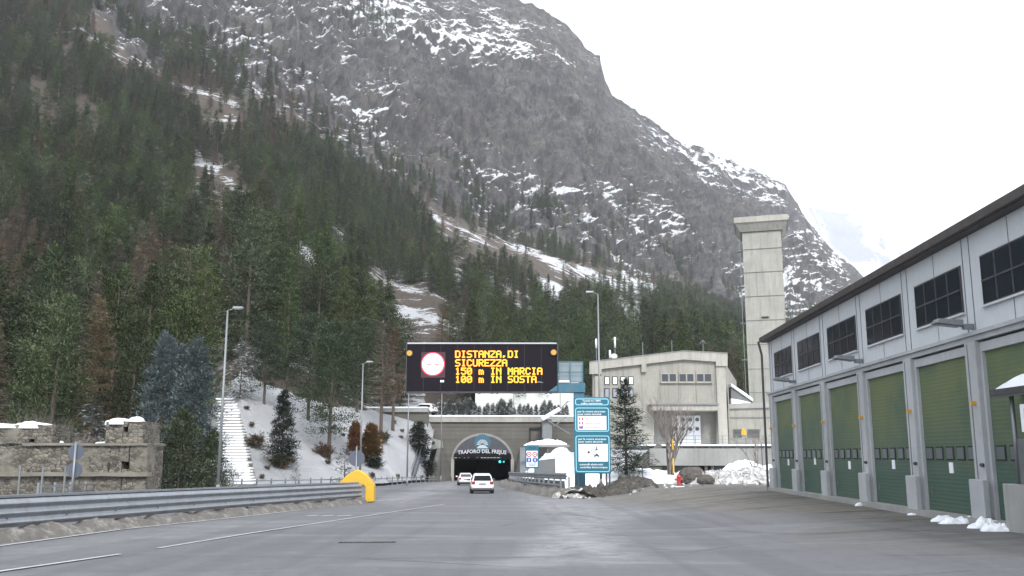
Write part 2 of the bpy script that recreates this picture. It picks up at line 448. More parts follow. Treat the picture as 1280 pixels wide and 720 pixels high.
def text_mesh(body, size, mat, name='lettering', depth=.01, bold=0):
    cu = bpy.data.curves.new('txt', 'FONT'); cu.body = body; cu.size = size; cu.extrude = depth; cu.offset = bold
    cu.align_x = 'LEFT'; cu.align_y = 'BOTTOM_BASELINE'; cu.resolution_u = 2
    o = bpy.data.objects.new('txt', cu); COL.objects.link(o)
    dg = bpy.context.evaluated_depsgraph_get(); m = bpy.data.meshes.new_from_object(o.evaluated_get(dg))
    bpy.data.objects.remove(o); bpy.data.curves.remove(cu)
    m.name = name; m.materials.clear(); m.materials.append(MATS[mat])
    xs = [v.co.x for v in m.vertices] or [0]
    return m, min(xs), max(xs)
def put_text(body, parent, x0, x1, z, y, h, mat, name='lettering', center=False, bold=0, curve=0):
    """text standing in the x-z plane facing -y, between x0 and x1, cap height h"""
    m, a, b = text_mesh(body, 1, mat, name, .01, bold)
    caps = .70; sx = (x1 - x0) / (b - a); sz = h / caps
    for v in m.vertices:
        X, Z, D = v.co.x, v.co.y, v.co.z
        v.co = ((X - a) * sx + x0, y - D, Z * sz + z)
    if curve:
        mid = (x0 + x1) / 2; hw = (x1 - x0) / 2
        for v in m.vertices: v.co.z -= curve * ((v.co.x - mid) / hw) ** 2
    return link(name, m, parent)

def lay(m, px, py):
    d = ray(px, py); lo, hi = 3.0, 400.0
    f = lambda Y: 1.7 + d.z / d.y * Y - float(G(d.x / d.y * Y, Y))
    for _ in range(50):
        c = (lo + hi) / 2
        if f(c) > 0: lo = c
        else: hi = c
    return Vector((d.x / d.y * lo, lo, float(G(d.x / d.y * lo, lo)) + m))

def proj_np(P):
    z = P[:, 2] - 1.7; dy = P[:, 1] * CP + z * SP; dz = -P[:, 1] * SP + z * CP
    dy = np.maximum(dy, .5)
    return 640 + FPX * P[:, 0] / dy, 360 + SHIFT - FPX * dz / dy
def in_poly(px, py, poly, feather=12.0):
    """smooth membership of points in a picture polygon"""
    n = len(poly); ins = np.zeros(len(px), bool); dist = np.full(len(px), 1e9)
    for i in range(n):
        x0, y0 = poly[i]; x1, y1 = poly[(i + 1) % n]
        c = ((y0 > py) != (y1 > py)) & (px < (x1 - x0) * (py - y0) / (y1 - y0 + 1e-9) + x0)
        ins ^= c
        t = np.clip(((px - x0) * (x1 - x0) + (py - y0) * (y1 - y0)) / ((x1 - x0) ** 2 + (y1 - y0) ** 2 + 1e-9), 0, 1)
        dist = np.minimum(dist, np.hypot(px - x0 - t * (x1 - x0), py - y0 - t * (y1 - y0)))
    return np.clip(.5 + np.where(ins, dist, -dist) / (2 * feather), 0, 1)
def grid_mesh(name, P, nr, nc, mat, attrs=None, smooth=False):
    i = np.arange(nr - 1)[:, None] * nc + np.arange(nc - 1)[None, :]
    q = np.stack([i, i + 1, i + nc + 1, i + nc], -1).reshape(-1, 4)
    m = bpy.data.meshes.new(name); m.vertices.add(len(P)); m.vertices.foreach_set('co', P.astype(np.float32).ravel())
    m.loops.add(q.size); m.loops.foreach_set('vertex_index', q.astype(np.int32).ravel())
    m.polygons.add(len(q)); m.polygons.foreach_set('loop_start', np.arange(0, q.size, 4, dtype=np.int32))
    m.update(calc_edges=True)
    if smooth: m.polygons.foreach_set('use_smooth', np.ones(len(q), bool))
    for k, a in (attrs or {}).items():
        at_ = m.attributes.new(k, 'FLOAT', 'POINT'); at_.data.foreach_set('value', np.asarray(a, np.float32))
    m.materials.append(MATS[mat]); m.validate(); return m, q

# ---------------------------------------------------------------- ground
xs = np.arange(-120, 80.01, .5); ys = np.concatenate([np.arange(-40, 60, .5), np.arange(60, 172, 1)])
X, Y = np.meshgrid(xs, ys); P = np.stack([X.ravel(), Y.ravel(), G(X, Y).ravel()], 1)
P[:, 2] += .012 * fbm(P * .25, 3, 5)
gx, gy = proj_np(P); vis = P[:, 1] > 4
dirt = in_poly(gx, gy, [(690, 611), (960, 600), (1240, 652), (1120, 656), (1000, 642), (880, 636), (760, 626)], 7) * vis
dirt = np.maximum(dirt, .45 * in_poly(gx, gy, [(1020, 648), (1500, 660), (1500, 690), (1000, 676)], 14) * vis)
salt = np.maximum(in_poly(gx, gy, [(648, 616), (700, 618), (800, 640), (760, 662), (800, 700), (640, 705), (690, 655)], 14) * .9,
                  in_poly(gx, gy, [(470, 626), (548, 603), (572, 603), (566, 612), (500, 632)], 5) * .8) * vis
salt = np.maximum(salt, in_poly(gx, gy, [(0, 686), (300, 651), (300, 660), (0, 700)], 6) * .35 * vis)
m, _ = grid_mesh('road', P, len(ys), len(xs), 'asphalt', {'dirt': dirt, 'salt': salt}, True)
tag(link('road', m), kind='structure')
t = NT('wide_ground'); v = t.co('World'); t.out(t.mix(t.noise(v, .02, 6), (.10, .09, .075), (.5, .5, .5)), .95)
mb = MB(); mb.add([(-9000, -3000, -9), (9000, -3000, -9), (9000, 14000, -9), (-9000, 14000, -9)], [(0, 1, 2, 3)])
tag(link('ground', mb.mesh('ground', 'wide_ground')), kind='structure')

# ---------------------------------------------------------------- mountain
SKY = [(-600, -470), (300, -170), (500, -60), (560, -32), (640, -3), (680, 15), (700, 30), (722, 46), (730, 62), (750, 72), (757, 100), (765, 120), (800, 143), (835, 168),
       (850, 178), (880, 187), (920, 206), (950, 218), (982, 230), (992, 250), (1008, 272), (1020, 292), (1040, 314), (1060, 331),
       (1077, 347), (1110, 376), (1160, 402), (1300, 450), (1900, 500)]
KN = {
 -600: [(612, 55), (560, 85), (430, 140), (250, 240), (100, 380), (-50, 560), (-200, 800), (-470, 1100)],
 -100: [(613, 62), (580, 85), (470, 140), (340, 210), (200, 320), (50, 460), (-120, 680), (-290, 1000)],
  100: [(612, 72), (592, 88), (480, 140), (350, 215), (200, 340), (40, 500), (-110, 740), (-230, 1050)],
  200: [(611, 76), (590, 90), (480, 142), (360, 230), (220, 370), (60, 600), (-60, 850), (-200, 1150)],
  300: [(609, 84), (500, 102), (400, 160), (300, 270), (180, 450), (80, 680), (-20, 960), (-170, 1300)],
  400: [(606, 90), (530, 110), (450, 165), (370, 250), (270, 420), (170, 660), (50, 1000), (-110, 1400)],
  480: [(604, 100), (520, 143), (508, 165), (440, 240), (345, 420), (240, 700), (95, 1060), (-70, 1440)],
  532: [(599, 134), (532, 146), (513, 164), (428, 262), (325, 470), (245, 752), (100, 1125), (-46, 1450)],
  546: [(519, 154), (516, 160), (510, 190), (425, 270), (320, 480), (250, 760), (100, 1150), (-40, 1450)],
  640: [(519, 154), (516, 160), (505, 210), (430, 330), (360, 520), (295, 820), (150, 1150), (-3, 1420)],
  705: [(519, 154), (515, 162), (495, 220), (430, 360), (370, 580), (310, 850), (180, 1150), (30, 1430)],
  722: [(598, 154), (545, 160), (490, 215), (430, 370), (375, 600), (320, 880), (200, 1180), (48, 1430)],
  760: [(600, 155), (550, 165), (490, 220), (430, 380), (385, 640), (335, 900), (220, 1180), (110, 1440)],
  850: [(598, 160), (540, 185), (480, 260), (430, 430), (395, 700), (360, 1000), (270, 1300), (178, 1550)],
  930: [(597, 165), (540, 190), (480, 300), (435, 560), (418, 800), (395, 1050), (300, 1400), (208, 1700)],
 1000: [(597, 170), (540, 210), (490, 350), (450, 620), (430, 850), (410, 1120), (340, 1500), (262, 1760)],
 1100: [(597, 180), (550, 240), (510, 400), (470, 700), (450, 950), (430, 1200), (400, 1550), (370, 1850)],
 1300: [(597, 200), (570, 300), (540, 500), (510, 800), (500, 1050), (490, 1350), (470, 1700), (450, 2000)],
 1900: [(600, 220), (580, 300), (560, 500), (545, 800), (535, 1050), (525, 1350), (512, 1700), (500, 2000)]}
ks = sorted(KN); KA = np.array([KN[k] for k in ks], float)
cols = np.concatenate([np.arange(-600, -60, 8), np.arange(-60, 1180, 1.5), np.arange(1180, 1900.1, 10)])
SUB = [26, 36, 46, 56, 84, 100, 130]
tt = np.concatenate([k + np.arange(n) / n for k, n in enumerate(SUB)] + [[7.0]])
nc, nr = len(cols), len(tt)
KC = np.stack([[np.interp(cols, ks, KA[:, j, c]) for c in (0, 1)] for j in range(8)])      # 8 x 2 x nc
KC[7, 0] = np.interp(cols, [a for a, b in SKY], [b for a, b in SKY])
py = np.stack([np.interp(tt, np.arange(8), KC[:, 0, c]) for c in range(nc)], 1)
dp = np.stack([np.interp(tt, np.arange(8), np.log(KC[:, 1, c])) for c in range(nc)], 1)
for _ in range(9):                                                                        # soften the creases of the depth field
    q = dp.copy(); q[1:-1] = (dp[:-2] + dp[1:-1] + dp[2:]) / 3; dp = q
wv = sstep(3.0, 4.5, tt)[:, None]
for _ in range(40):
    q = dp.copy(); q[:, 1:-1] = (dp[:, :-2] + dp[:, 1:-1] + dp[:, 2:]) / 3; dp = dp * (1 - wv) + q * wv
Yd = np.exp(dp); pxx = np.broadcast_to(cols, py.shape)
u = (pxx - 640) / FPX; vv = (360 + SHIFT - py) / FPX
dy = CP - vv * SP; k = Yd / dy
P = np.stack([u * k, Yd, 1.7 + (SP + vv * CP) * k], -1)
# two more rows fall away behind the ridge
b1 = P[-1] + np.stack([P[-1, :, 0] * .12, P[-1, :, 1] * .12, -60 + 0 * P[-1, :, 0]], -1)
b2 = P[-1] + np.stack([P[-1, :, 0] * .8, P[-1, :, 1] * .8, -.75 * P[-1, :, 2]], -1)
P = np.concatenate([P, b1[None], b2[None]]); nr2 = nr + 2
TT = np.concatenate([tt, [7.3, 8]])
F = P.reshape(-1, 3)
PX = np.broadcast_to(cols, (nr2, nc)).ravel(); PY = np.concatenate([py, py[-1:] + 30, py[-1:] + 60]).ravel()
T2 = np.repeat(TT, nc)
FB = [(-600, -560), (0, -90), (110, -10), (165, 55), (230, 85), (300, 112), (360, 150), (420, 192), (480, 235), (560, 272), (640, 292), (700, 315), (760, 335), (850, 362), (930, 395), (1000, 425), (1100, 470), (1300, 520), (1900, 540)]
fb = np.interp(PX, [a for a, b in FB], [b for a, b in FB])
rock = sstep(-40, 40, fb - PY + 14 * fbm(F * .02, 3, 3))            # 1 above the tree line
gx_ = np.gradient(P, axis=1); gy_ = np.gradient(P, axis=0); N = np.cross(gx_, gy_).reshape(-1, 3)
N /= np.linalg.norm(N, axis=1, keepdims=True) + 1e-9
N[N[:, 1] > 0] *= -1
A = rock * sstep(4.2, 5.6, T2)
Q = F * np.array([.006, .006, .0035])
cen = lambda a: a - a.mean()
d1 = fbm(Q, 6, 11, True, .55); d2 = fbm(F * .018, 6, 31, True, .6); d3 = fbm(F * .07, 4, 51, False, .6)
d1, d2, d3 = cen(d1), cen(d2), cen(d3)
edge = np.interp(T2, [6.2, 6.95], [1, .15])
soft = sstep(1.6, 3.5, T2)
F = F + N * (A * (30 * d1 + 20 * d2 + 9 * d3) * edge)[:, None]
# tilted strata that step back as ledges
sn_ = np.array([.25, .20, .95]); sn_ = sn_ / np.linalg.norm(sn_)
hh = F @ sn_ + 16 * fbm(F * .007, 4, 141) + 3 * fbm(F * .05, 3, 145)
lm = sstep(-.25, .3, fbm(F * .006, 3, 151))
for per_, amp_ in ((52., 9.), (17., 4.)):
    fr = (hh / per_) % 1.0; saw = np.where(fr < .75, fr / .75, (1 - fr) / .25) - .5
    F = F - N * (A * (.35 + .65 * lm) * amp_ * saw * edge)[:, None]
# gullies that run down the face
gl = fbm(np.stack([F[:, 0] * .02 + F[:, 1] * .006, F[:, 1] * .004, F[:, 2] * .004], 1), 5, 71, True, .55)
F = F + N * (A * 22 * cen(gl) * edge)[:, None]
F[:, 2] += (1 - A) * soft * (6 * fbm(F * .012, 4, 91) + 2.5 * fbm(F * .06, 4, 95)) + (1 - soft) * sstep(.15, .8, T2) * .7 * fbm(F * .16, 4, 99)
F[:, 2] += A * sstep(6.2, 6.95, T2) * (9 * fbm(F * .016, 5, 77, True, .6) + 4 * fbm(F * .09, 3, 79))
# snow bias, painted as cover of the ground
def ell(cx, cy, rx, ry, ang=0):
    a = math.radians(ang); dx = PX - cx; dy_ = PY - cy
    x = (dx * math.cos(a) + dy_ * math.sin(a)) / rx; y = (-dx * math.sin(a) + dy_ * math.cos(a)) / ry
    return sstep(1.5, .6, np.hypot(x, y))
CLEAR = [(271, 450, 13, 58, -6), (56, 118, 30, 8, 30), (110, 135, 30, 6, 20), (262, 205, 36, 8, 42), (243, 245, 7, 26, 0), (290, 235, 36, 6, 42), (345, 245, 20, 5, 30),
         (425, 292, 22, 7, 35), (385, 330, 34, 9, 55), (480, 345, 40, 6, 40), (515, 372, 62, 9, 38), (492, 392, 50, 7, 34), (570, 396, 46, 7, 38), (540, 405, 50, 6, 30),
         (575, 345, 12, 5, 30), (640, 375, 60, 5, 38), (690, 355, 30, 5, 30), (575, 290, 50, 8, 30), (665, 318, 60, 6, 25), (740, 345, 50, 5, 20),
         (800, 352, 30, 6, 25), (155, 45, 60, 12, 35), (262, 120, 60, 6, 25), (790, 390, 34, 5, 25)]
snow = -.16 + 0 * PX
snow = snow - .04 * (1 - rock)
for c in CLEAR: snow = np.maximum(snow, -.16 + .10 * ell(*c))
snow = snow + rock * (.19 * ell(470, 20, 170, 34, 6) + .11 * ell(330, 110, 190, 50, 32) + .15 * ell(640, 70, 120, 16, 8) + .08 * ell(620, 230, 170, 42, 33) + .15 * ell(900, 205, 110, 26, 28) + .16 * ell(1010, 330, 40, 70, 45) + .07 * ell(740, 270, 110, 60, 30) - .12 * ell(700, 150, 80, 60, 20) - .08 * ell(560, 140, 60, 90, 20) - .08*ell(900,280,60,30,20))
bank = ((PX > 262) & (PX < 545) & (T2 < 1.3)) | (T2 < 1.0)
bk = sstep(248, 275, PX) * (1 - sstep(1.12, 1.42, T2))
bk = np.maximum(bk, (PX > 543) * (T2 < 1.1) * 1.0)
snow = np.where(bk > 0, np.maximum(snow, -.2 + .8 * bk), snow)
low = (PX < 250) & (T2 < 1.6); snow = np.where(low, .02, snow)
mt, quads = grid_mesh('mountain', F, nr2, nc, 'mountain', {'rock': rock, 'snow': snow}, False)
tag(link('mountain', mt), kind='structure')
BV = BVHTree.FromPolygons([tuple(p) for p in F.tolist()], quads.tolist())
CAMP = Vector((0, 0, 1.7))
def hit(px, py):
    h = BV.ray_cast(CAMP, ray(px, py).normalized()); return h[0]
def drop(x, y):
    h = BV.ray_cast(Vector((x, y, 3000)), Vector((0, 0, -1))); return h[0]

# far snowy mountain
fk = [(700, 330), (860, 285), (960, 262), (1010, 260), (1040, 264), (1075, 268), (1100, 274), (1125, 284), (1152, 300), (1200, 318), (1300, 350), (1500, 400), (1900, 470)]
fc = np.arange(700, 1901, 6.0); rows = np.linspace(0, 1, 70)
top = np.interp(fc, [a for a, b in fk], [b for a, b in fk])
Pf = []
for r in rows:
    pyr = 575 + (top - 575) * r; Yr = 3400 + 1500 * r
    uu = (fc - 640) / FPX; v2 = (360 + SHIFT - pyr) / FPX; kk = Yr / (CP - v2 * SP)
    Pf.append(np.stack([uu * kk, Yr + 0 * uu, 1.7 + (SP + v2 * CP) * kk], -1))
Pf.append(Pf[-1] + np.array([0, 900, -900])); Pf = np.array(Pf); nf = len(Pf); Pf = Pf.reshape(-1, 3)
amp = np.repeat(np.concatenate([np.minimum(1, (1 - rows) * 3 + .25), [1]]), len(fc))
Pf[:, 2] += 45 * amp * fbm(Pf * .003, 6, 201, True, .6)
Pf[:, 1] += 160 * amp * fbm(Pf * .0022, 6, 231, True, .6)
m, _ = grid_mesh('far_mountain', Pf, nf, len(fc), 'far_snow', smooth=False)
tag(link('far_mountain', m), kind='structure')

# ---------------------------------------------------------------- trees
rng = np.random.default_rng(3)
def tuft(vs, fs, p, d, ln, wd, up, r):
    """a small leaf-shaped blade"""
    s = d.cross(up)
    if s.length < 1e-3: s = Vector((1, 0, 0))
    s = (s.normalized() + up * r.uniform(-.7, .7)).normalized() * wd
    b = len(vs); m = p + d * ln * .45
    vs += [p, m + s, p + d * ln, m - s]; fs.append((b, b + 1, b + 2, b + 3))
def conifer(seed, h, rad, base=.12, whorls=26, per=6, tufts=12, tl=.55, tw=.13, droop=.25, power=.85, thin=1.0, twig=False, round_top=False, clump=0):
    r = random.Random(seed); vs = []; fs = []; bv = MB()
    z = base * h; i = 0
    lean = Vector((r.uniform(-.02, .02), r.uniform(-.02, .02), 0)) * h
    while z < h * .985:
        f = (z / h - base) / (1 - base)
        L = rad * ((1 - f) ** power) * (1.0 if f > .08 else .65 + 4 * f)
        if round_top: L = rad * math.sqrt(max(.02, 1 - (max(0, f - .25) / .78) ** 2)) * min(1, .5 + f * 2.2)
        n = max(3, int(per * r.uniform(.7, 1.3) * (1 if f < .8 else .7)))
        for _ in range(n):
            if r.random() > thin: continue
            a = r.uniform(0, 2 * math.pi); l = L * r.uniform(.55, 1.15) + .12
            o = lean * (z / h) ** 2 + Vector((0, 0, z + r.uniform(-.2, .2)))
            sl = (-droop + .75 * f * f) * r.uniform(.6, 1.3)
            d = Vector((math.cos(a), math.sin(a), sl)).normalized()
            side = Vector((-math.sin(a), math.cos(a), 0))
            if l > .8 and (twig or r.random() < .35):
                bv.cyl(o, o + d * l * .9, .035 if not twig else .045, .008, 3, False)
            k = max(3, int(tufts * (l / rad) ** .8 * (1.5 if l < 1 else 1)))
            cl_ = [(max(.15, 1 - abs(r.gauss(0, .38))), r.uniform(-1, 1)) for _ in range(2 + int(l * 1.1))]
            for j in range(k):
                if clump:
                    cq, cs = cl_[j % len(cl_)]; cq = min(1, cq); cen = o + d * l * cq + side * cs * (1 - cq * .6) * .3 * l
                    v_ = Vector((r.gauss(0, 1), r.gauss(0, 1), r.gauss(0, .6))).normalized() * (r.random() ** .5)
                    p = cen + v_ * clump * (.6 + .4 * l / rad)
                    tuft(vs, fs, p, (v_ + d * .5 + Vector((0, 0, .35))).normalized(), tl * r.uniform(.6, 1.25), tw * r.uniform(.7, 1.3), Vector((0, 0, 1)), r); continue
                q = (j + r.random()) / k; q = q ** .75
                spread_ = (1 - q) * .42 * l + .1
                off = side * r.uniform(-1, 1) * spread_ + Vector((0, 0, r.uniform(-.16, .12) * (1 + spread_)))
                p = o + d * l * q + off + Vector((0, 0, .12 * l * q * q))
                dd = (d * r.uniform(.4, 1) + side * r.uniform(-.9, .9) + Vector((0, 0, r.uniform(-.45, .35)))).normalized()
                tuft(vs, fs, p, dd, tl * r.uniform(.6, 1.25), tw * r.uniform(.7, 1.3), Vector((0, 0, 1)), r)
        z += h / whorls * r.uniform(.7, 1.3) * (1 - .35 * f); i += 1
    crown = MB(); crown.v = [tuple(v) for v in vs]; crown.f = fs
    b = len(crown.v); crown.v += bv.v; crown.f += [tuple(b + x for x in q) for q in bv.f]
    tr = MB(); segs = 6
    for s_ in range(segs):
        a, c = s_ / segs, (s_ + 1) / segs
        R0 = .017 * h * (1 - a * .93); R1 = .017 * h * (1 - c * .93)
        tr.cyl(lean * a * a + Vector((0, 0, a * h * .97 - (.6 if s_ == 0 else 0))), lean * c * c + Vector((0, 0, c * h * .97)), R0, R1, 7, False)
    return crown, tr
def tree_proto(name, label, cat, crown, tr, mat, group=None):
    t_ = thing(name, label, cat, (0, 0, 0), 0, group)
    link('crown', crown_mesh(crown, mat), t_); link('trunk', tr.mesh('trunk', 'bark', True), t_); return t_
def crown_mesh(mb, mat):
    m = bpy.data.meshes.new('crown'); m.from_pydata(mb.v, [], mb.f); m.update(); m.materials.append(MATS[mat]); return m
FG = 'spruces of the mountainside forest'; LG = 'bare larches of the mountainside forest'
SPL = 'dark green conifer of the dense forest covering the mountainside'
LAL = 'brown bare larch among the green conifers of the mountainside forest'
SPEC = [dict(h=21, rad=4.6, base=.06, whorls=20, per=7, tufts=80, tl=.46, tw=.085, droop=.02, power=.6, round_top=True, clump=.95),
        dict(h=19, rad=5.2, base=.06, whorls=16, per=7, tufts=90, tl=.46, tw=.085, droop=-.1, power=.55, round_top=True, clump=1.1),
        dict(h=24, rad=4.0, base=.08, whorls=28, per=8, tufts=60, tl=.46, tw=.08, droop=.22, power=.8, clump=.75),
        dict(h=17, rad=4.6, base=.05, whorls=15, per=7, tufts=86, tl=.46, tw=.085, droop=-.05, power=.6, round_top=True, clump=1.05),
        dict(h=22, rad=4.8, base=.07, whorls=22, per=8, tufts=70, tl=.46, tw=.08, droop=.1, power=.7, clump=.85),
        dict(h=22, rad=3.4, base=.06, whorls=28, per=8, tufts=56, tl=.42, tw=.075, droop=.28, power=.85, clump=.6)]
sp = [tree_proto('conifer_tree', SPL, 'tree', *conifer(100 + i, **q), 'spruce_needles', FG) for i, q in enumerate(SPEC)]
la = [tree_proto('larch_tree', LAL, 'tree', *conifer(200 + i, 18 + i, 3.5, .08, 32, 9, 58, .50, .032, .02, .8, .95, True), 'larch_twigs', LG) for i in range(3)]
# where trees stand: chance per terrain cell
cellP = (F.reshape(nr2, nc, 3)[:-3, :-1] + F.reshape(nr2, nc, 3)[1:-2, 1:]) / 2
e1 = F.reshape(nr2, nc, 3)[:-3, 1:] - F.reshape(nr2, nc, 3)[:-3, :-1]; e2 = F.reshape(nr2, nc, 3)[1:-2, :-1] - F.reshape(nr2, nc, 3)[:-3, :-1]
area = np.abs(e1[..., 0] * e2[..., 1] - e1[..., 1] * e2[..., 0]).ravel()
cp = cellP.reshape(-1, 3); PXc = np.broadcast_to(cols[:-1], (nr2 - 3, nc - 1)).ravel(); PYc = py[:-1, :-1].ravel(); Tc = np.repeat(tt[:-1], nc - 1)
_PX, _PY = PX, PY; PX, PY = PXc, PYc
fbc = np.interp(PX, [a for a, b in FB], [b for a, b in FB])
noise_c = fbm(cp * .012, 4, 301)
den = sstep(-14, 22, PY - fbc + 26 * noise_c)
den = np.maximum(den, .14 * sstep(-75, 0, PY - fbc))
for c in [(455, 22, 34, 22, 20), (430, 12, 22, 26, 0), (250, 130, 60, 18, 30), (215, 60, 60, 30, 30), (330, 130, 50, 14, 30), (780, 270, 10, 26, 30), (745, 262, 12, 10, 0), (600, 250, 44, 14, 35), (640, 272, 40, 12, 20), (845, 330, 26, 20, 50), (120, 20, 90, 30, 20), (690, 280, 34, 16, 30)]:
    den = np.maximum(den, .6 * ell(*c) * sstep(-.3, .3, noise_c + .2))
hpx = 20 * FPX / cp[:, 1]
for sh_ in (0, .25, .5, .75, 1):
    PY = PYc - sh_ * hpx
    for c in CLEAR: den = den * (1 - (.95 if sh_ < .8 else .7) * ell(*c))
PY = PYc
den *= sstep(-.75, -.25, noise_c)
stairs_gap = ell(272, 450, 13, 60, 0); den *= 1 - stairs_gap
den *= 1 - ((PX > 262) & (PX < 560) & (Tc < 1.42))
den *= 1 - ((PX >= 540) & (Tc < 1.25)); den *= 1 - ((PX > 715) & (Tc < 1.4)); den *= (Tc > .55) * (PX > -430) * (PX < 1060) * (cp[:, 1] > 80)
den *= np.where((PX < 262) & (Tc < 1.2), .8, 1)
lar = np.zeros_like(den) + .08
for c, a in (((20, 400, 45, 60, 0), .7), ((200, 395, 55, 45, 0), .65), ((225, 120, 45, 30, 20), .6), ((390, 155, 60, 30, 30), .6), ((330, 170, 40, 30, 20), .45), ((270, 380, 30, 40, 0), .5), ((540, 270, 40, 20, 20), .5), ((820, 350, 60, 20, 30), .5), ((660, 360, 50, 25, 20), .3), ((60, 40, 60, 40, 0), .25), ((860, 385, 50, 15, 20), .4)):
    lar = np.maximum(lar, min(.92, a * 1.3) * ell(*c))
PX, PY = _PX, _PY
prob = area * den; NT_ = int(prob.sum() / 21)
idx = rng.choice(len(prob), NT_, p=prob / prob.sum())
jit = rng.random((NT_, 2, 1)) - .5
pts = cp[idx] + e1.reshape(-1, 3)[idx] * jit[:, 0] + e2.reshape(-1, 3)[idx] * jit[:, 1]
order = np.argsort(pts[:, 1]); pts = pts[order]; idx = idx[order]
isl = rng.random(NT_) < lar[idx]
grid = {}; keep = []
for i, p in enumerate(pts):
    g = (int(p[0] // 3), int(p[1] // 3)); md = 4.3 if p[1] > 200 else 4.8; ok = True
    for a in (-1, 0, 1):
        for b in (-1, 0, 1):
            for q in grid.get((g[0] + a, g[1] + b), ()):
                if (pts[q][0] - p[0]) ** 2 + (pts[q][1] - p[1]) ** 2 < md * md: ok = False
    if ok: grid.setdefault(g, []).append(i); keep.append(i)
pts = pts[keep]; isl = isl[keep]; NTK = len(keep)
print('TREES', NTK, int(isl.sum()))
tx, ty = proj_np(pts); infr = (tx > -15) & (tx < 960)
scl = rng.uniform(.62, 1.12, NTK) * np.interp(pts[:, 1], [100, 500, 900, 1300], [1.0, .92, .78, .6]); rot = rng.random(NTK) * 6.28
for protos, sel, lim, far_name, far_label, tw_ in ((sp, ~isl, 296, 'conifer_forest', 'dark green conifer forest spreading up the mountainside beyond the nearer trees', FG), (la, isl, 120, 'larch_forest', 'scattered brown bare larches higher up in the mountainside forest', LG)):
    ids = np.nonzero(sel)[0]; near = [i for i in ids if infr[i]][:lim]; ns = set(near)
    used = set()
    for n_, i in enumerate(near):
        v_ = n_ % len(protos); loc = tuple(pts[i]); s_ = float(scl[i])
        if v_ not in used:
            used.add(v_); o = protos[v_]; o.location = loc; o.rotation_euler = (0, 0, float(rot[i])); o.scale = (s_,) * 3
        else: dup(protos[v_], loc, float(rot[i]), scale=s_)
    far = np.array([i for i in ids if i not in ns])
    me = bpy.data.meshes.new(far_name); me.vertices.add(len(far)); me.vertices.foreach_set('co', pts[far].astype(np.float32).ravel())
    for k_, a_ in (('sc', scl[far]), ('rz', rot[far])):
        q = me.attributes.new(k_, 'FLOAT', 'POINT'); q.data.foreach_set('value', a_.astype(np.float32))
    q = me.attributes.new('vi', 'INT', 'POINT'); q.data.foreach_set('value', (np.arange(len(far)) % len(protos)).astype(np.int32))
    fo = link(far_name, me); tag(fo, far_label, 'forest', kind='stuff')
    g = bpy.data.node_groups.new(far_name, 'GeometryNodeTree')
    g.interface.new_socket('Geometry', in_out='INPUT', socket_type='NodeSocketGeometry'); g.interface.new_socket('Geometry', in_out='OUTPUT', socket_type='NodeSocketGeometry')
    gi = g.nodes.new('NodeGroupInput'); go = g.nodes.new('NodeGroupOutput'); g2i = g.nodes.new('GeometryNodeGeometryToInstance')
    for o in reversed(protos):
        jn = g.nodes.new('GeometryNodeJoinGeometry')
        for ch in o.children:
            oi = g.nodes.new('GeometryNodeObjectInfo'); oi.transform_space = 'ORIGINAL'; oi.inputs['Object'].default_value = ch; g.links.new(oi.outputs['Geometry'], jn.inputs[0])
        gi1 = g.nodes.new('GeometryNodeGeometryToInstance'); g.links.new(jn.outputs[0], gi1.inputs[0])
        g.links.new(gi1.outputs[0], g2i.inputs[0]) if False else None
        if 'jall' not in dir(g2i): pass
        if o is protos[-1]: jall = g.nodes.new('GeometryNodeJoinGeometry')
        g.links.new(gi1.outputs[0], jall.inputs[0])
    g.nodes.remove(g2i)
    iop = g.nodes.new('GeometryNodeInstanceOnPoints'); iop.inputs['Pick Instance'].default_value = True
    def na(nm, ty_):
        n = g.nodes.new('GeometryNodeInputNamedAttribute'); n.data_type = ty_; n.inputs['Name'].default_value = nm; return n.outputs['Attribute']
    cx = g.nodes.new('ShaderNodeCombineXYZ'); g.links.new(na('rz', 'FLOAT'), cx.inputs[2])
    g.links.new(gi.outputs[0], iop.inputs['Points']); g.links.new(jall.outputs[0], iop.inputs['Instance'])
    g.links.new(na('vi', 'INT'), iop.inputs['Instance Index']); g.links.new(cx.outputs[0], iop.inputs['Rotation']); g.links.new(na('sc', 'FLOAT'), iop.inputs['Scale'])
    g.links.new(iop.outputs[0], go.inputs[0])
    md = fo.modifiers.new('scatter', 'NODES'); md.node_group = g

# haze
hm = bpy.data.materials.new('haze'); hm.use_nodes = True; MATS['haze'] = hm
hm.node_tree.nodes.remove(hm.node_tree.nodes['Principled BSDF'])
vp = hm.node_tree.nodes.new('ShaderNodeVolumePrincipled'); vp.inputs['Color'].default_value = (.90, .94, 1, 1); vp.inputs['Density'].default_value = HAZE
vp.inputs['Anisotropy'].default_value = .2
hm.node_tree.links.new(vp.outputs[0], hm.node_tree.nodes['Material Output'].inputs['Volume'])
mb = MB().box(-9500, 9500, -3500, 14500, -12, 2100)
if HAZE > 0: tag(link('haze', mb.mesh('haze', 'haze')), 'pale winter haze filling the valley', 'haze', kind='stuff')

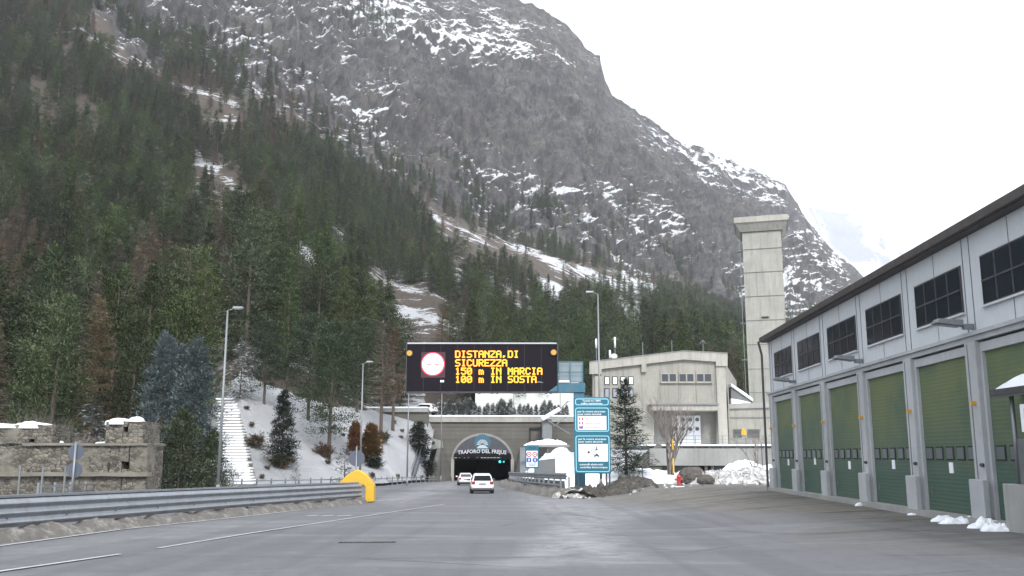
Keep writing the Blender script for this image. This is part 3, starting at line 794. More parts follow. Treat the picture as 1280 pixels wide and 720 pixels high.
# ================================================================ helpers for the built things
def hullmesh(name, pts, mat, parent=None, world=True):
    bm = bmesh.new()
    off = Vector(parent.location) if (world and parent is not None) else Vector((0, 0, 0))
    for p in pts: bm.verts.new(Vector(p) - off)
    bmesh.ops.convex_hull(bm, input=bm.verts[:])
    m = bpy.data.meshes.new(name); bm.to_mesh(m); bm.free(); m.materials.append(MATS[mat]); return link(name, m, parent)
def wprism(mb, pix, Y0, Y1):
    """outline given at distance Y0, extruded straight back to Y1"""
    q = [at(a, b, Y0) for a, b in pix]; return mb.prism([(p.x, p.z) for p in q], Y0, Y1)
def wbox(mb, px0, px1, py0, py1, Y0, Y1):
    a = at(px0, (py0 + py1) / 2, Y0); b = at(px1, (py0 + py1) / 2, Y0); c = at(px0, py0, Y0); d = at(px0, py1, Y0)
    return mb.box(a.x, b.x, Y0, Y1, d.z, c.z)
def strip(name, pixels, wd, mat='paint_white', m=.006):
    pts = [lay(m, a, b) for a, b in pixels]; fine = []
    for a, b in zip(pts, pts[1:]):
        n = max(1, int((b - a).length / 1.0)); fine += [a.lerp(b, i / n) for i in range(n)]
    fine.append(pts[-1])
    for p in fine: p.z = float(G(p.x, p.y)) + m + .012
    o = part(name, MB().sweep(fine, [(-wd / 2, 0), (wd / 2, 0)], False), mat); tag(o, kind='structure'); return o
def lump_mesh(rx, ry, h, seed, mat, n=44, rough=.35, steep=.7, name='mound', freq=1.0, ground=None):
    """a heap whose foot follows the ground"""
    P = []; N = n
    for j in range(N + 1):
        r = (j / N)
        for i in range(N * 2):
            a = math.pi * i / N; P.append((math.cos(a) * r, math.sin(a) * r, 0))
    P = np.array(P); r = np.hypot(P[:, 0], P[:, 1])
    nz = fbm(np.stack([P[:, 0] * rx * freq, P[:, 1] * ry * freq, 0 * r + seed * 3.7], 1), 6, seed, False, .58)
    edge = 1 + .25 * fbm(np.stack([P[:, 0] * 1.6, P[:, 1] * 1.6, 0 * r + seed], 1), 3, seed + 9)
    X = P[:, 0] * rx * edge; Y = P[:, 1] * ry * edge
    Z = h * np.maximum(0, 1 - r ** 2) ** steep * (1 + rough * 1.9 * nz) + .28 * h * rough * nz * (r < .97)
    Z = np.where(r > .99, -.15, Z)
    if ground is not None: Z = Z + ground(X, Y)
    M2 = N * 2; fs = []
    for j in range(N):
        for i in range(M2):
            k = (i + 1) % M2; fs.append((j * M2 + i, (j + 1) * M2 + i, (j + 1) * M2 + k, j * M2 + k))
    m = bpy.data.meshes.new(name); m.from_pydata(np.stack([X, Y, Z], 1).tolist(), [], fs); m.update()
    m.polygons.foreach_set('use_smooth', [True] * len(fs)); m.materials.append(MATS[mat]); return m
def heap(name, label, cat, loc, rx, ry, h, mat, seed, group=None, **kw):
    L = Vector(loc); f = lambda X, Y: G(L.x + X, L.y + Y) - L.z
    o = link(name, lump_mesh(rx, ry, h, seed, mat, name=name, ground=f, **kw), None, loc); return tag(o, label, cat, group)

# ================================================================ road markings, drains
strip('edge_line', [(-40, 688.5), (0, 683), (150, 662.5), (320, 644.5), (450, 628.5), (500, 624)], .13)
strip('lane_line', [(-40, 723.5), (0, 715), (150, 693.5)], .12)
strip('lane_line', [(197, 686), (320, 666), (450, 646.5), (556, 630.5)], .11)
for a, b in ((384, 398), (402, 417), (422, 440)): strip('lane_mark', [(a, 645.6), (b, 644.4)], .22)
def grate(name, label, px, py, ln, wd, rz):
    p = lay(.004, px, py); t = thing(name, label, 'drain', p, rz)
    f = MB(); f.box(-ln / 2, ln / 2, -wd / 2, -wd / 2 + .03, -.02, .013); f.box(-ln / 2, ln / 2, wd / 2 - .03, wd / 2, -.02, .013)
    part('frame', f, 'tar', t)
    g = MB(); n = int(ln / .11)
    for i in range(n): x = -ln / 2 + (i + .5) * ln / n; g.box(x - .03, x + .03, -wd / 2 + .03, wd / 2 - .03, .012, .026)
    part('slats', g, 'tar', t); part('gully', MB().box(-ln / 2, ln / 2, -wd / 2, wd / 2, -.002, .009), 'rubber', t)
grate('drain_grate', 'long slotted iron drain grate set in the open asphalt', 459, 678.5, 1.35, .17, R(4))
for q_, w_ in (([(758, 669), (790, 668), (836, 667.5)], .035), ([(700, 641), (760, 650), (860, 656), (960, 653)], .03), ([(900, 664), (1000, 668), (1120, 663), (1290, 668)], .045), ([(560, 700), (700, 696), (860, 704)], .02)):
    strip('tar_seam', q_, w_, 'tar', .004)

# ================================================================ guardrails
def wave(base, n, h, depth=.08, t=.006):
    """corrugated beam profile from base upward; n waves, facing +side"""
    pts = []
    for i in range(n * 6 + 1):
        f = i / (n * 6); pts.append((depth * .5 * (1 - math.cos(2 * math.pi * f * n)), base + h * f))
    return pts + [(a - .012, b) for a, b in reversed(pts)]
def resample(path, step):
    out_ = [path[0]]; acc = 0
    for a, b in zip(path, path[1:]):
        L = (b - a).length; d = step - acc
        while d < L: out_.append(a.lerp(b, d / L)); d += step
        acc = (acc + L) % step
    return out_
def smooth_path(pts, n=8):
    res = []
    for i in range(len(pts) - 1):
        p0 = pts[max(i - 1, 0)]; p1 = pts[i]; p2 = pts[i + 1]; p3 = pts[min(i + 2, len(pts) - 1)]
        for k in range(n):
            t = k / n
            res.append(.5 * ((2 * p1) + (p2 - p0) * t + (2 * p0 - 5 * p1 + 4 * p2 - p3) * t * t + (3 * p1 - p0 - 3 * p2 + p3) * t ** 3))
    return res + [pts[-1]]
P0 = [Vector((-14.6, 11, 0)), gp(0, 21.7), gp(150, 26.6), gp(320, 35.5), gp(452, 47.0)]
P0 = smooth_path(P0)
for p in P0: p.z = float(G(p.x, p.y))
t = thing('guardrail', 'long three-wave steel guardrail along the outer edge of the road', 'guardrail', P0[0])
part('beam', MB().sweep(P0, wave(.30, 3, .70)), 'rail_steel', t, world=True, smooth=False)
off = [p + Vector((-.55, -.05, 0)) for p in P0]
part('beam', MB().sweep(off, [(-a, b) for a, b in wave(.45, 3, .62)]), 'rail_steel', t, world=True)
part('top_rail', MB().sweep([p + Vector((-.22, 0, 0)) for p in P0], [(-.12, 1.03), (.10, 1.03), (.10, 1.09), (-.12, 1.09)]), 'rail_steel', t, world=True)
for p in resample(P0, 2.25):
    q = p + Vector((-.25, 0, 0))
    part('post', MB().box(q.x - .05, q.x + .05, q.y - .06, q.y + .06, q.z - .3, q.z + 1.02), 'rail_steel', t, world=True)
    part('bolt', MB().cyl((p.x + .01, p.y, p.z + .53), (p.x + .05, p.y, p.z + .53), .022, n=8), 'galvanised', t, world=True)
# dirty berm under the rail
rows_ = []; m_ = MB(); n_ = 0
fp = smooth_path(P0, 6)
for i, p in enumerate(fp):
    for j in range(9):
        f = j / 8; X_ = p.x - .5 + 1.35 * f * (1 - .35 * p.y / 50); z_ = .26 * math.sin(math.pi * min(1, f * 1.0)) ** .7
        rows_.append((X_, p.y, f, z_))
A_ = np.array(rows_); nz_ = fbm(np.stack([A_[:, 0] * 2, A_[:, 1] * 2, A_[:, 2]], 1), 5, 401)
vs_ = [(x, y, float(G(x, y)) + (-.02 if f in (0, 1) else z * (1 + .9 * n))) for (x, y, f, z), n in zip(rows_, nz_)]
m_.add(vs_, [(i * 9 + j, i * 9 + j + 1, i * 9 + j + 10, i * 9 + j + 9) for i in range(len(fp) - 1) for j in range(8)])
o = part('snow_bank', m_, 'snow_grimy', smooth=True); tag(o, 'thin grimy strip of old snow and grit under the long guardrail', 'snow bank')

# railing further back, from behind the ruin to the tunnel
P1 = smooth_path([gp(52, 50), gp(120, 57), gp(200, 66), gp(321, 77), gp(400, 86), gp(470, 100), gp(510, 112), gp(546, 125)], 6)
t = thing('railing', 'low grey metal railing with many posts running to the tunnel mouth', 'railing', P1[0])
for h_, w_ in ((.86, .10), (.50, .07)):
    part('rail', MB().sweep(P1, [(-.03, h_ - w_), (.03, h_ - w_), (.03, h_), (-.03, h_)]), 'rail_steel', t, world=True)
for p in resample(P1, 2.0):
    part('post', MB().box(p.x - .16, p.x - .04, p.y - .05, p.y + .05, p.z - .3, p.z + 1.02), 'rail_steel', t, world=True)

# guardrail right of the tunnel approach
P2 = smooth_path([gp(709, 57), gp(694, 61), gp(672, 70), gp(650, 84), gp(639, 99), gp(636, 120)], 6)
t = thing('guardrail', 'double-height steel guardrail curving beside the tunnel approach', 'guardrail', P2[-1])
part('beam', MB().sweep(P2, [(-a, b) for a, b in wave(1.12, 2, .42, .09)]), 'rail_steel', t, world=True)
part('beam', MB().sweep(P2[4:], [(-a, b) for a, b in wave(.42, 2, .38, .09)]), 'rail_steel', t, world=True)
for p in resample(P2, 2.6):
    part('post', MB().box(p.x + .05, p.x + .17, p.y - .06, p.y + .06, p.z - .3, p.z + 1.3), 'rail_steel', t, world=True)
o = tag(part('barrier_wall', MB().sweep([p + Vector((.9, .3, 0)) for p in P2[8:]], [(-.15, -.3), (.25, -.3), (.2, .95), (-.1, .95)]), 'dark_concrete'), 'low dark blue-grey concrete barrier behind the curved guardrail', 'wall')
rows_ = []; P2b = smooth_path([gp(722, 55.5), gp(706, 57), gp(690, 61), gp(668, 70), gp(645, 84), gp(634, 99), gp(631, 116)], 8)
for p in P2b:
    for j in range(11):
        f = j / 10; rows_.append((p.x - 1.0 + 2.2 * f, p.y, f, .5 * math.sin(math.pi * f) ** .8))
A_ = np.array(rows_); nz_ = fbm(np.stack([A_[:, 0] * 1.5, A_[:, 1] * 1.2, A_[:, 2]], 1), 6, 431, gain=.65)
m_ = MB().add([(x, y, float(G(x, y)) + (-.02 if f in (0, 1) else z * (1 + 1.1 * n))) for (x, y, f, z), n in zip(rows_, nz_)],
              [(i * 11 + j, i * 11 + j + 1, i * 11 + j + 12, i * 11 + j + 11) for i in range(len(P2b) - 1) for j in range(10)])
tag(part('snow_bank', m_, 'snow_grimy', smooth=True), 'grimy ploughed bank of snow and grit at the foot of the curved guardrail', 'snow bank')

# yellow nose of the guardrail
Yn = 47.6; c = gp(456, Yn)
t = thing('crash_cushion', 'yellow plastic arch wrapped round the end of the long guardrail', 'crash cushion', c)
hood = MB(); wprism(hood, [(419, 611), (424, 603), (432, 595.5), (440, 589.5), (444.5, 587.5), (449, 588), (456, 592), (462, 598), (467.5, 606), (457, 609.5), (454.5, 606.5), (450, 605), (441, 604.6), (433, 605.8), (427, 608.5), (424, 611)], Yn, Yn + .5)
part('hood', hood, 'yellow_plastic', t, world=True, bevel=.03)
nose = MB(); wprism(nose, [(456.5, 609), (467.3, 606), (467.3, 627), (456.5, 628)], Yn - .02, Yn + .62); part('nose', nose, 'yellow_plastic', t, world=True, bevel=.04)

# ================================================================ signs seen from behind
def sign_back(label, px, Y, discs, top, name='round_sign'):
    b = gp(px, Y); t = thing(name, label, 'road sign', b)
    zt = at(px, top, Y).z - b.z
    part('pole', MB().cyl((0, 0, -.3), (0, 0, zt), .045, n=10), 'galvanised', t, smooth=True)
    for py_, r_ in discs:
        z = at(px, py_, Y).z - b.z
        part('disc', MB().cyl((0, .05, z), (0, .075, z), r_, n=32), 'sign_back', t)
        part('bracket', MB().box(-r_ * .8, r_ * .8, .045, .055, z - .04, z + .04), 'sign_back', t)
    return t
sign_back('pair of round road signs on one pole seen from behind, before the ruined wall', 92, 33, [(565, .29), (587.5, .29)], 552)
sign_back('single round road sign seen from behind above the yellow arch', 445, 51, [(573, .47)], 558)
fp0 = None
for i, px in enumerate((25, 53.5, 81.5)):
    b = gp(px, 31); lb = ('bare galvanised post behind the guardrail, farthest from the double round sign', 'bare galvanised post behind the guardrail, middle one of three', 'bare galvanised post behind the guardrail, nearest the double round sign')[i]
    o = part('fence_post', MB().cyl((0, 0, -.3), (0, 0, 1.85), .035, n=8).box(-.05, .05, -.05, .05, -.02, .02), 'galvanised'); o.location = b
    tag(o, lb, 'post', 'bare posts behind the guardrail')
sm = part('mesh_fence', MB().box(-.01, .01, -.01, .01, 0, 1), 'galvanised'); bpy.data.objects.remove(sm)

# ================================================================ street lamps
def lamp(label, px, Y, top, side, group='street lamps'):
    b = gp(px, Y); t = thing('street_lamp', label, 'street lamp', b, 0, group)
    h = at(px, top, Y).z - b.z
    part('pole', MB().cyl((0, 0, -.3), (0, 0, h - .1), .105, .05, n=12), 'post_grey', t, smooth=True)
    part('base_cover', MB().cyl((0, 0, -.3), (0, 0, .9), .13, .12, n=12), 'post_grey', t, smooth=True)
    part('arm', MB().cyl((0, 0, h - .12), (side * .35, 0, h), .035, n=8), 'post_grey', t, smooth=True)
    hd = MB(); x0, x1 = sorted((side * .3, side * .95))
    hd.add([(x0, -.14, h), (x1, -.14, h + .03), (x1, .14, h + .03), (x0, .14, h), (x0 + .05, -.09, h + .14), (x1 - .08, -.09, h + .13), (x1 - .08, .09, h + .13), (x0 + .05, .09, h + .14)],
           [(0, 3, 2, 1), (4, 5, 6, 7), (0, 1, 5, 4), (1, 2, 6, 5), (2, 3, 7, 6), (3, 0, 4, 7)])
    hp = part('lamp_head', hd, 'post_grey', t); part('lens', MB().box(x0 + .08, x1 - .08, -.1, .1, h - .02, h + .012), 'pale_glass', hp)
    return t
lamp('tall grey street lamp in front of the snowy stairway', 273.5, 51, 386, 1)
lamp('tall street lamp rising from the snow bank behind the yellow arch', 450, 80, 453, 1)
lamp('tall grey street lamp standing behind the teal information sign', 751, 66, 366, -1)
lamp('street lamp at the foot of the snow bank, its head hidden by the message board', 509, 104, 470, 1)
lamp('slim street lamp before the tunnel portal, its head hidden by the message board', 551, 138, 472, 1)

# ================================================================ tunnel portal
YP = 150.0
def arch(px0, px1, spring, topy, base, n=28):
    pts = [(px0, base)]
    for i in range(n + 1):
        a = math.pi * (1 - i / n); pts.append(((px0 + px1) / 2 + (px1 - px0) / 2 * math.cos(a), spring - (spring - topy) * math.sin(a)))
    return pts + [(px1, base)]
t = thing('tunnel_portal', 'wide concrete portal wall with an arched road tunnel through it', 'tunnel', gp(603, YP))
mb = MB(); wprism(mb, [(532, 606), (532, 527), (722, 527), (722, 606)] + list(reversed(arch(565.5, 640.5, 578, 543.5, 606))), YP, YP + 1.2); part('wall', mb, 'portal_concrete', t, world=True)
mb = MB(); wbox(mb, 531, 723, 521.5, 527.5, YP - .35, YP + 1.3); part('coping', mb, 'pale_concrete', t, world=True)
mb = MB(); wbox(mb, 531, 723, 519.2, 521.3, YP - .45, YP + 1.5); part('snow', mb, 'snow', t, world=True, bevel=.12)
mb = MB(); o_ = arch(564, 642, 577, 541.5, 606); i_ = arch(566.3, 639.7, 578, 544.5, 606); wprism(mb, o_ + list(reversed(i_)), YP - .12, YP - .003); part('arch_rim', mb, 'grey_concrete', t, world=True)
for a, b in ((563.5, 567.5), (638.5, 642.5)):
    mb = MB(); wbox(mb, a, b, 574, 603, YP - .4, YP - .125); part('jamb', mb, 'pale_concrete', t, world=True)
# lining of the bore
ap = [at(a, b, YP) for a, b in arch(566, 640, 578, 544, 604)]
vs = [(p.x, YP + 1.2 + k * 12, p.z - .2 * k) for k in range(9) for p in ap]; n_ = len(ap)
mb = MB().add(vs, [(k * n_ + j, k * n_ + j + 1, (k + 1) * n_ + j + 1, (k + 1) * n_ + j) for k in range(8) for j in range(n_ - 1)] + [tuple(8 * n_ + j for j in range(n_))])
part('lining', mb, 'tunnel_lining', t, world=True, smooth=False)
for k in range(7):
    for s_ in (-1, 1):
        z = at(603, 556, YP).z - .2 * k * .8; x = at(603, 580, YP).x + s_ * 1.9
        if k: part('tunnel_lamp', MB().box(x - .12, x + .12, YP + 2 + k * 10, YP + 3 + k * 10, z, z + .08), 'tunnel_lamp', t, world=True)
mb = MB(); wbox(mb, 566, 640, 566.5, 575, YP + .5, YP + .8); part('crossbeam', mb, 'rubber', t, world=True)
for i, (a, b) in enumerate([(568, 571), (574, 575), (580, 581), (585, 586), (596, 597), (601, 604), (605, 608), (609, 612), (613, 616), (617, 620), (621, 625)]):
    mb = MB(); wbox(mb, a, b, 571 - (.3 if i > 4 else 0), 572.2, YP + .42, YP + .49); part('marker_lamp', mb, 'tunnel_lamp', t, world=True)
for a, r_ in ((624.8, .2), (629.6, .11)):
    p = at(a, 577.2, YP + .2); part('signal_lamp', MB().cyl((p.x, YP + .2, p.z), (p.x, YP + .35, p.z), r_, n=16), 'lamp_green', t, world=True)
# floor of the tunnel
tag(part('tunnel_road', MB().add([(-13, 170, G(0, 170) - .01), (3, 170, G(0, 170) - .01), (3, 250, -4.4), (-13, 250, -4.4)], [(0, 1, 2, 3)]), 'tunnel_lining'), kind='structure')

def rel(px, py, Y, o): p = at(px, py, Y); return (p.x - o.x, p.z - o.z)
o_ = at(603, 560, YP - .5)
t = thing('tunnel_sign', 'grey half-round sign with a blue sun emblem over the tunnel mouth', 'sign', o_)
pl = [(a, b) for a, b in arch(566.5, 639.5, 577, 544.5, 577)]; low = 567.5
pl = [(a, b) for a, b in pl if b < low]; pl = [(568.5, low)] + pl + [(637.5, low)]
mb = MB(); wprism(mb, pl, YP - .5, YP - .35); part('panel', mb, 'arch_panel', t, world=True)
mb = MB(); wprism(mb, [(566.8, 572), (567.5, 567.4), (580, 562.6), (603, 560.8), (626, 562.6), (638.5, 567.4), (639.2, 572)], YP - .56, YP - .51); part('name_band', mb, 'black_panel', t, world=True)
xa, za = rel(572, 568.4, YP - .6, o_); xb, _ = rel(633, 568.4, YP - .6, o_)
put_text('TRAFORO DEL FREJUS', t, xa, xb, za + .30, -.12, .60, 'letter_white', bold=.03, curve=.22)
cx, cz = rel(603, 553.2, YP - .6, o_)
em = part('emblem', MB().cyl((cx, -.12, cz), (cx, -.05, cz), 1.42, n=40), 'emblem_blue', t)
mb = MB()
for i in range(9):
    a = math.pi * (.06 + .88 * i / 8); r0, r1, w_ = .34, .98, .10
    c_, s_ = math.cos(a), math.sin(a); z0 = cz - .45
    pr = [(cx + c_ * r0 - s_ * w_ * .3, z0 + s_ * r0 + c_ * w_ * .3), (cx + c_ * r0 + s_ * w_ * .3, z0 + s_ * r0 - c_ * w_ * .3), (cx + c_ * r1 + s_ * w_, z0 + s_ * r1 - c_ * w_), (cx + c_ * r1 - s_ * w_, z0 + s_ * r1 + c_ * w_)]
    mb.prism(pr, -.16, -.125)
mb.prism([(cx - 1.0, cz - .95), (cx - .55, cz - .55), (cx - .2, cz - .42), (cx + .2, cz - .42), (cx + .55, cz - .55), (cx + 1.0, cz - .95)], -.16, -.125)
part('sun_mark', mb, 'letter_white', em)

# walls either side
t = thing('retaining_wall', 'stained concrete retaining wall under the parked white car', 'wall', gp(505, 147))
mb = MB(); wprism(mb, [(470, 606), (470, 514), (534.5, 514), (534.5, 606)], 147.0, 149.8); part('wall', mb, 'portal_concrete', t, world=True)
mb = MB(); wbox(mb, 469, 535, 510.5, 515, 146.6, 148); part('coping', mb, 'grey_concrete', t, world=True)
mb = MB(); wbox(mb, 440, 535, 508.4, 510.4, 146.7, 149); part('snow', mb, 'snow', t, world=True, bevel=.12)
t = thing('wing_wall', 'sloping concrete wing wall on the guard railing side of the tunnel mouth', 'wall', gp(545, 140))
hullmesh('wall', [at(548, 552, 149.7), at(553.5, 551.5, 149.7), gp(537, 133, -.3), gp(541, 132, -.3), gp(566, 149.7, -.3), gp(540, 149.7, -.3), at(537, 600, 133), at(541.5, 600, 132)], 'portal_concrete', t)
t = thing('pipe_outlet', 'square concrete block with a round dark pipe hole beside the portal', 'drain outlet', at(541, 560, 146))
mb = MB(); wprism(mb, [(530, 552), (533, 546), (552, 551), (553, 560), (536, 562)], 146, 149); part('block', mb, 'grey_concrete', t, world=True)
p = at(541.5, 553.5, 145.95); part('pipe', MB().cyl((p.x, 145.9, p.z), (p.x, 145.99, p.z), .3, n=20), 'rubber', t, world=True)
t = thing('steel_stairway', 'blue-grey steel service stair climbing the snow by the portal', 'stairs', hit(515, 597) or gp(515, 120))
for dx_, dz_ in ((0, 0), (4, 0)):
    a = at(514 + dx_, 596, 124); b = at(529 + dx_, 549, 144)
    part('stringer', MB().bar(a, b, .12, .5), 'sign_back', t, world=True)
    part('handrail', MB().bar(a + Vector((0, 0, 1.1)), b + Vector((0, 0, 1.1)), .07), 'galvanised', t, world=True)
mb = MB()
for i in range(22):
    f = i / 21; a = at(514, 596, 124).lerp(at(529, 549, 144), f); b = at(518, 596, 124).lerp(at(533, 549, 144), f); mb.bar(a, b, .25, .05)
part('treads', mb, 'galvanised', t, world=True)

t = thing('wing_wall', 'grey sloping concrete wing wall behind the small regulation sign', 'wall', gp(655, 140))
hullmesh('wall', [at(650, 559, 149.6), at(664, 559, 149.6), gp(642, 149.6, -.3), gp(672, 149.6, -.3), gp(648, 118, -.3), gp(672, 118, -.3), at(650, 592, 118), at(671, 590, 118)], 'dark_concrete', t)
t = thing('barrier_wall', 'square grey concrete block wall at the edge of the white snow slope', 'wall', gp(681, 104))
mb = MB(); wprism(mb, [(668, 604), (668.5, 576), (694, 573), (695, 604)], 104, 106); part('wall', mb, 'dark_concrete', t, world=True)

# small regulation sign
Yb = 92; b = gp(665, Yb); o_ = b
t = thing('regulation_sign', 'small white and teal sign with four round symbols beside the tunnel', 'road sign', b)
mb = MB(); wbox(mb, 656.5, 673.5, 557, 585.5, Yb, Yb + .06); part('board', mb, 'sign_teal', t, world=True)
mb = MB(); wbox(mb, 658, 672, 563.5, 583.5, Yb - .015, Yb - .005); part('face', mb, 'sign_white', t, world=True)
for a, b_, m1, m2 in ((661.2, 568, 'sign_red', 'sign_white'), (668.6, 568, 'sign_red', 'sign_white'), (661.2, 575, 'sign_blue', None), (668.8, 575, 'sign_blue', None)):
    p = at(a, b_, Yb)
    if b_ > 570 and a < 665: q = MB().box(p.x - .24, p.x + .24, Yb - .03, Yb - .02, p.z - .24, p.z + .24)
    else: q = MB().cyl((p.x, Yb - .03, p.z), (p.x, Yb - .02, p.z), .27, n=20)
    d_ = part('symbol', q, m1, t, world=True)
    if m2: part('symbol_face', MB().cyl((p.x, Yb - .04, p.z), (p.x, Yb - .031, p.z), .17, n=20), m2, d_, world=True); part('symbol_mark', MB().box(p.x - .1, p.x + .1, Yb - .05, Yb - .041, p.z - .04, p.z + .04), 'sign_ink', d_, world=True)
    else: part('symbol_mark', MB().box(p.x - .05, p.x + .05, Yb - .05, Yb - .031, p.z - .15, p.z + .15), 'sign_white', d_, world=True)
mb = MB(); wbox(mb, 659, 671, 579.6, 580.4, Yb - .03, Yb - .02); wbox(mb, 661, 669, 581.6, 582.2, Yb - .03, Yb - .02); wbox(mb, 660, 670, 559.2, 560.2, Yb - .03, Yb - .02); part('caption', mb, 'sign_ink', t, world=True)
for a in (659.5, 670.5):
    p = at(a, 580, Yb); part('post', MB().cyl((p.x, Yb + .1, b.z - .3), (p.x, Yb + .1, p.z + 1), .04, n=8), 'galvanised', t, world=True)

# ================================================================ message board on its gantry
YV = 64.0; sc = YV / FPX
bp = gp(724.5, YV)
t = thing('message_board', 'large black electronic message board with amber lettering hung from a teal gantry over the road', 'message board', bp)
mb = MB(); wbox(mb, 508, 697, 430.5, 489.5, YV - .05, YV + .75); bd = part('board', mb, 'black_panel', t, world=True, bevel=.02)
mb = MB()
for a in ((507.4, 697.6, 429.6, 430.6), (507.4, 697.6, 489.4, 490.6), (507.4, 508.3, 430.7, 489.3), (696.7, 697.6, 430.7, 489.3)): wbox(mb, *a, YV - .1, YV + .78)
part('frame', mb, 'dark_metal', t, world=True)
mb = MB(); wbox(mb, 509, 696, 428.4, 429.5, YV - .08, YV + .7); part('snow', mb, 'snow', t, world=True, bevel=.03)
mb = MB()
for i in range(1, 9): wbox(mb, 508.5 + 21 * i, 508.75 + 21 * i, 431, 489, YV - .056, YV - .051)
part('panel_joint', mb, 'dark_metal', bd, world=True)
for a, b_ in ((512.2, 441.8), (692, 440.8)):
    p = at(a, b_, YV); l_ = part('flasher', MB().cyl((p.x, YV - .16, p.z), (p.x, YV - .06, p.z), .24, n=24), 'dark_metal', t, world=True)
    part('lens', MB().cyl((p.x, YV - .2, p.z), (p.x, YV - .165, p.z), .2, n=24), 'amber_lens', l_, world=True)
p = at(541.2, 455.2, YV)
mb = MB(); wbox(mb, 526.5, 556.5, 440, 472, YV - .058, YV - .052)
dr = NT('led_field'); dr.out((.03, .012, .018), .6); dr.b.inputs['Emission Color'].default_value = (.6, .02, .08, 1); dr.b.inputs['Emission Strength'].default_value = .03
part('pictogram_field', mb, 'led_field', t, world=True)
pc = part('pictogram', MB().cyl((p.x, YV - .075, p.z), (p.x, YV - .06, p.z), 14.9 * sc, n=48), 'led_red', t, world=True)
part('pictogram_face', MB().cyl((p.x, YV - .095, p.z), (p.x, YV - .08, p.z), 13.3 * sc, n=48), 'led_white', pc, world=True)
mb = MB(); wbox(mb, 533, 539.5, 455.1, 456.5, YV - .11, YV - .1); wbox(mb, 543, 549.5, 455.0, 456.4, YV - .11, YV - .1); part('pictogram_bar', mb, 'led_red', pc, world=True)
FONT = {'D': '1E1111111111 1E', 'A': '0E11111F111111', 'B': '1E11111E11111E', 'C': '0E11101010110E', 'E': '1F10101E10101F', 'I': '0E04040404040E', 'S': '0F10100E01011E', 'T': '1F040404040404',
        'N': '11191513111111', 'Z': '1F01020408101F', 'U': '1111111111110E', 'R': '1E11111E141211', 'M': '111B1515111111', 'O': '0E11111111110E', '0': '0E11131519110E', '1': '040C040404040E',
        '5': '1F101E0101110E', 'm': '00001A1515151500'[:14], ',': '00000000000C08', ' ': '00' * 7}
FONT['D'] = '1E11111111111E'; FONT['0'] = '0E11131519110E'
SUBN = 5
mb = MB()
for li, (s_, py0) in enumerate((('DISTANZA,DI', 438.0), ('SICUREZZA', 448.8), ('150 m IN MARCIA', 459.2), ('100 m IN SOSTA', 469.4))):
    px0 = 568.6; pw = 7.32 / 6; ph = 8.7 / 7
    W = int((len(s_) * 6 + 2) * SUBN); bmp = np.zeros((8 * SUBN, W), bool)
    for ci, ch in enumerate(s_):
        g_ = FONT[ch]
        for r in range(7):
            bits = int(g_[2 * r:2 * r + 2], 16)
            for c_ in range(5):
                if bits >> (4 - c_) & 1:
                    x = (ci * 6 + c_) * SUBN + 2; y = r * SUBN + 1; bmp[max(0, y):y + 6, max(0, x - (ch != 'm')):x + 6] = True
    for r in range(bmp.shape[0]):
        row = bmp[r]; x = 0
        while x < W:
            if row[x]:
                e = x
                while e < W and row[e]: e += 1
                a = at(px0 + x * pw / SUBN, py0 + r * ph / SUBN, YV - .07); b = at(px0 + e * pw / SUBN, py0 + (r + 1) * ph / SUBN, YV - .07)
                mb.add([(a.x, YV - .07, a.z), (b.x, YV - .07, a.z), (b.x, YV - .07, b.z), (a.x, YV - .07, b.z)], [(0, 1, 2, 3)]); x = e
            else: x += 1
part('lettering', mb, 'led_amber', t, world=True)
mb = MB(); wbox(mb, 550.3, 555, 475.2, 477.8, YV - .065, YV - .058); part('maker_plate', mb, 'sign_white', t, world=True)
mb = MB(); wbox(mb, 671, 676, 477, 478, YV - .065, YV - .058); wbox(mb, 675, 679, 477.6, 478.2, YV - .067, YV - .066); part('maker_plate', mb, 'rail_steel', t, world=True)
mb = MB(); wprism(mb, [(684, 490.5), (697.8, 480.5), (697.8, 478.5), (731.5, 478.5), (731.5, 490.5)], YV - .1, YV + .7); part('arm', mb, 'teal_paint', t, world=True, bevel=.02)
mb = MB(); x0 = at(718.5, 560, YV).x; x1 = at(731.3, 560, YV).x; mb.box(x0, x1, YV, YV + .65, bp.z - .4, at(724, 491, YV).z); part('post', mb, 'teal_paint', t, world=True, bevel=.02)
cg = MB()
for a in (698.5, 713, 728.5): wbox(cg, a - .5, a + .5, 452, 478.4, YV, YV + .06); wbox(cg, a - .5, a + .5, 452, 478.4, YV + .7, YV + .76)
for z_ in (452, 465, 477.5): wbox(cg, 698, 729, z_ - .5, z_ + .5, YV - .02, YV - .003); wbox(cg, 698, 729, z_ - .5, z_ + .5, YV + .77, YV + .8)
part('service_cage', cg, 'teal_paint', t, world=True)
mb = MB(); wbox(mb, 699, 728, 453, 477, YV + .3, YV + .33); part('cage_panel', mb, 'cage_glass', t, world=True)
mb = MB(); wbox(mb, 698.5, 712, 475.5, 478.3, YV - .2, YV - .05); part('snow', mb, 'snow', t, world=True, bevel=.06)

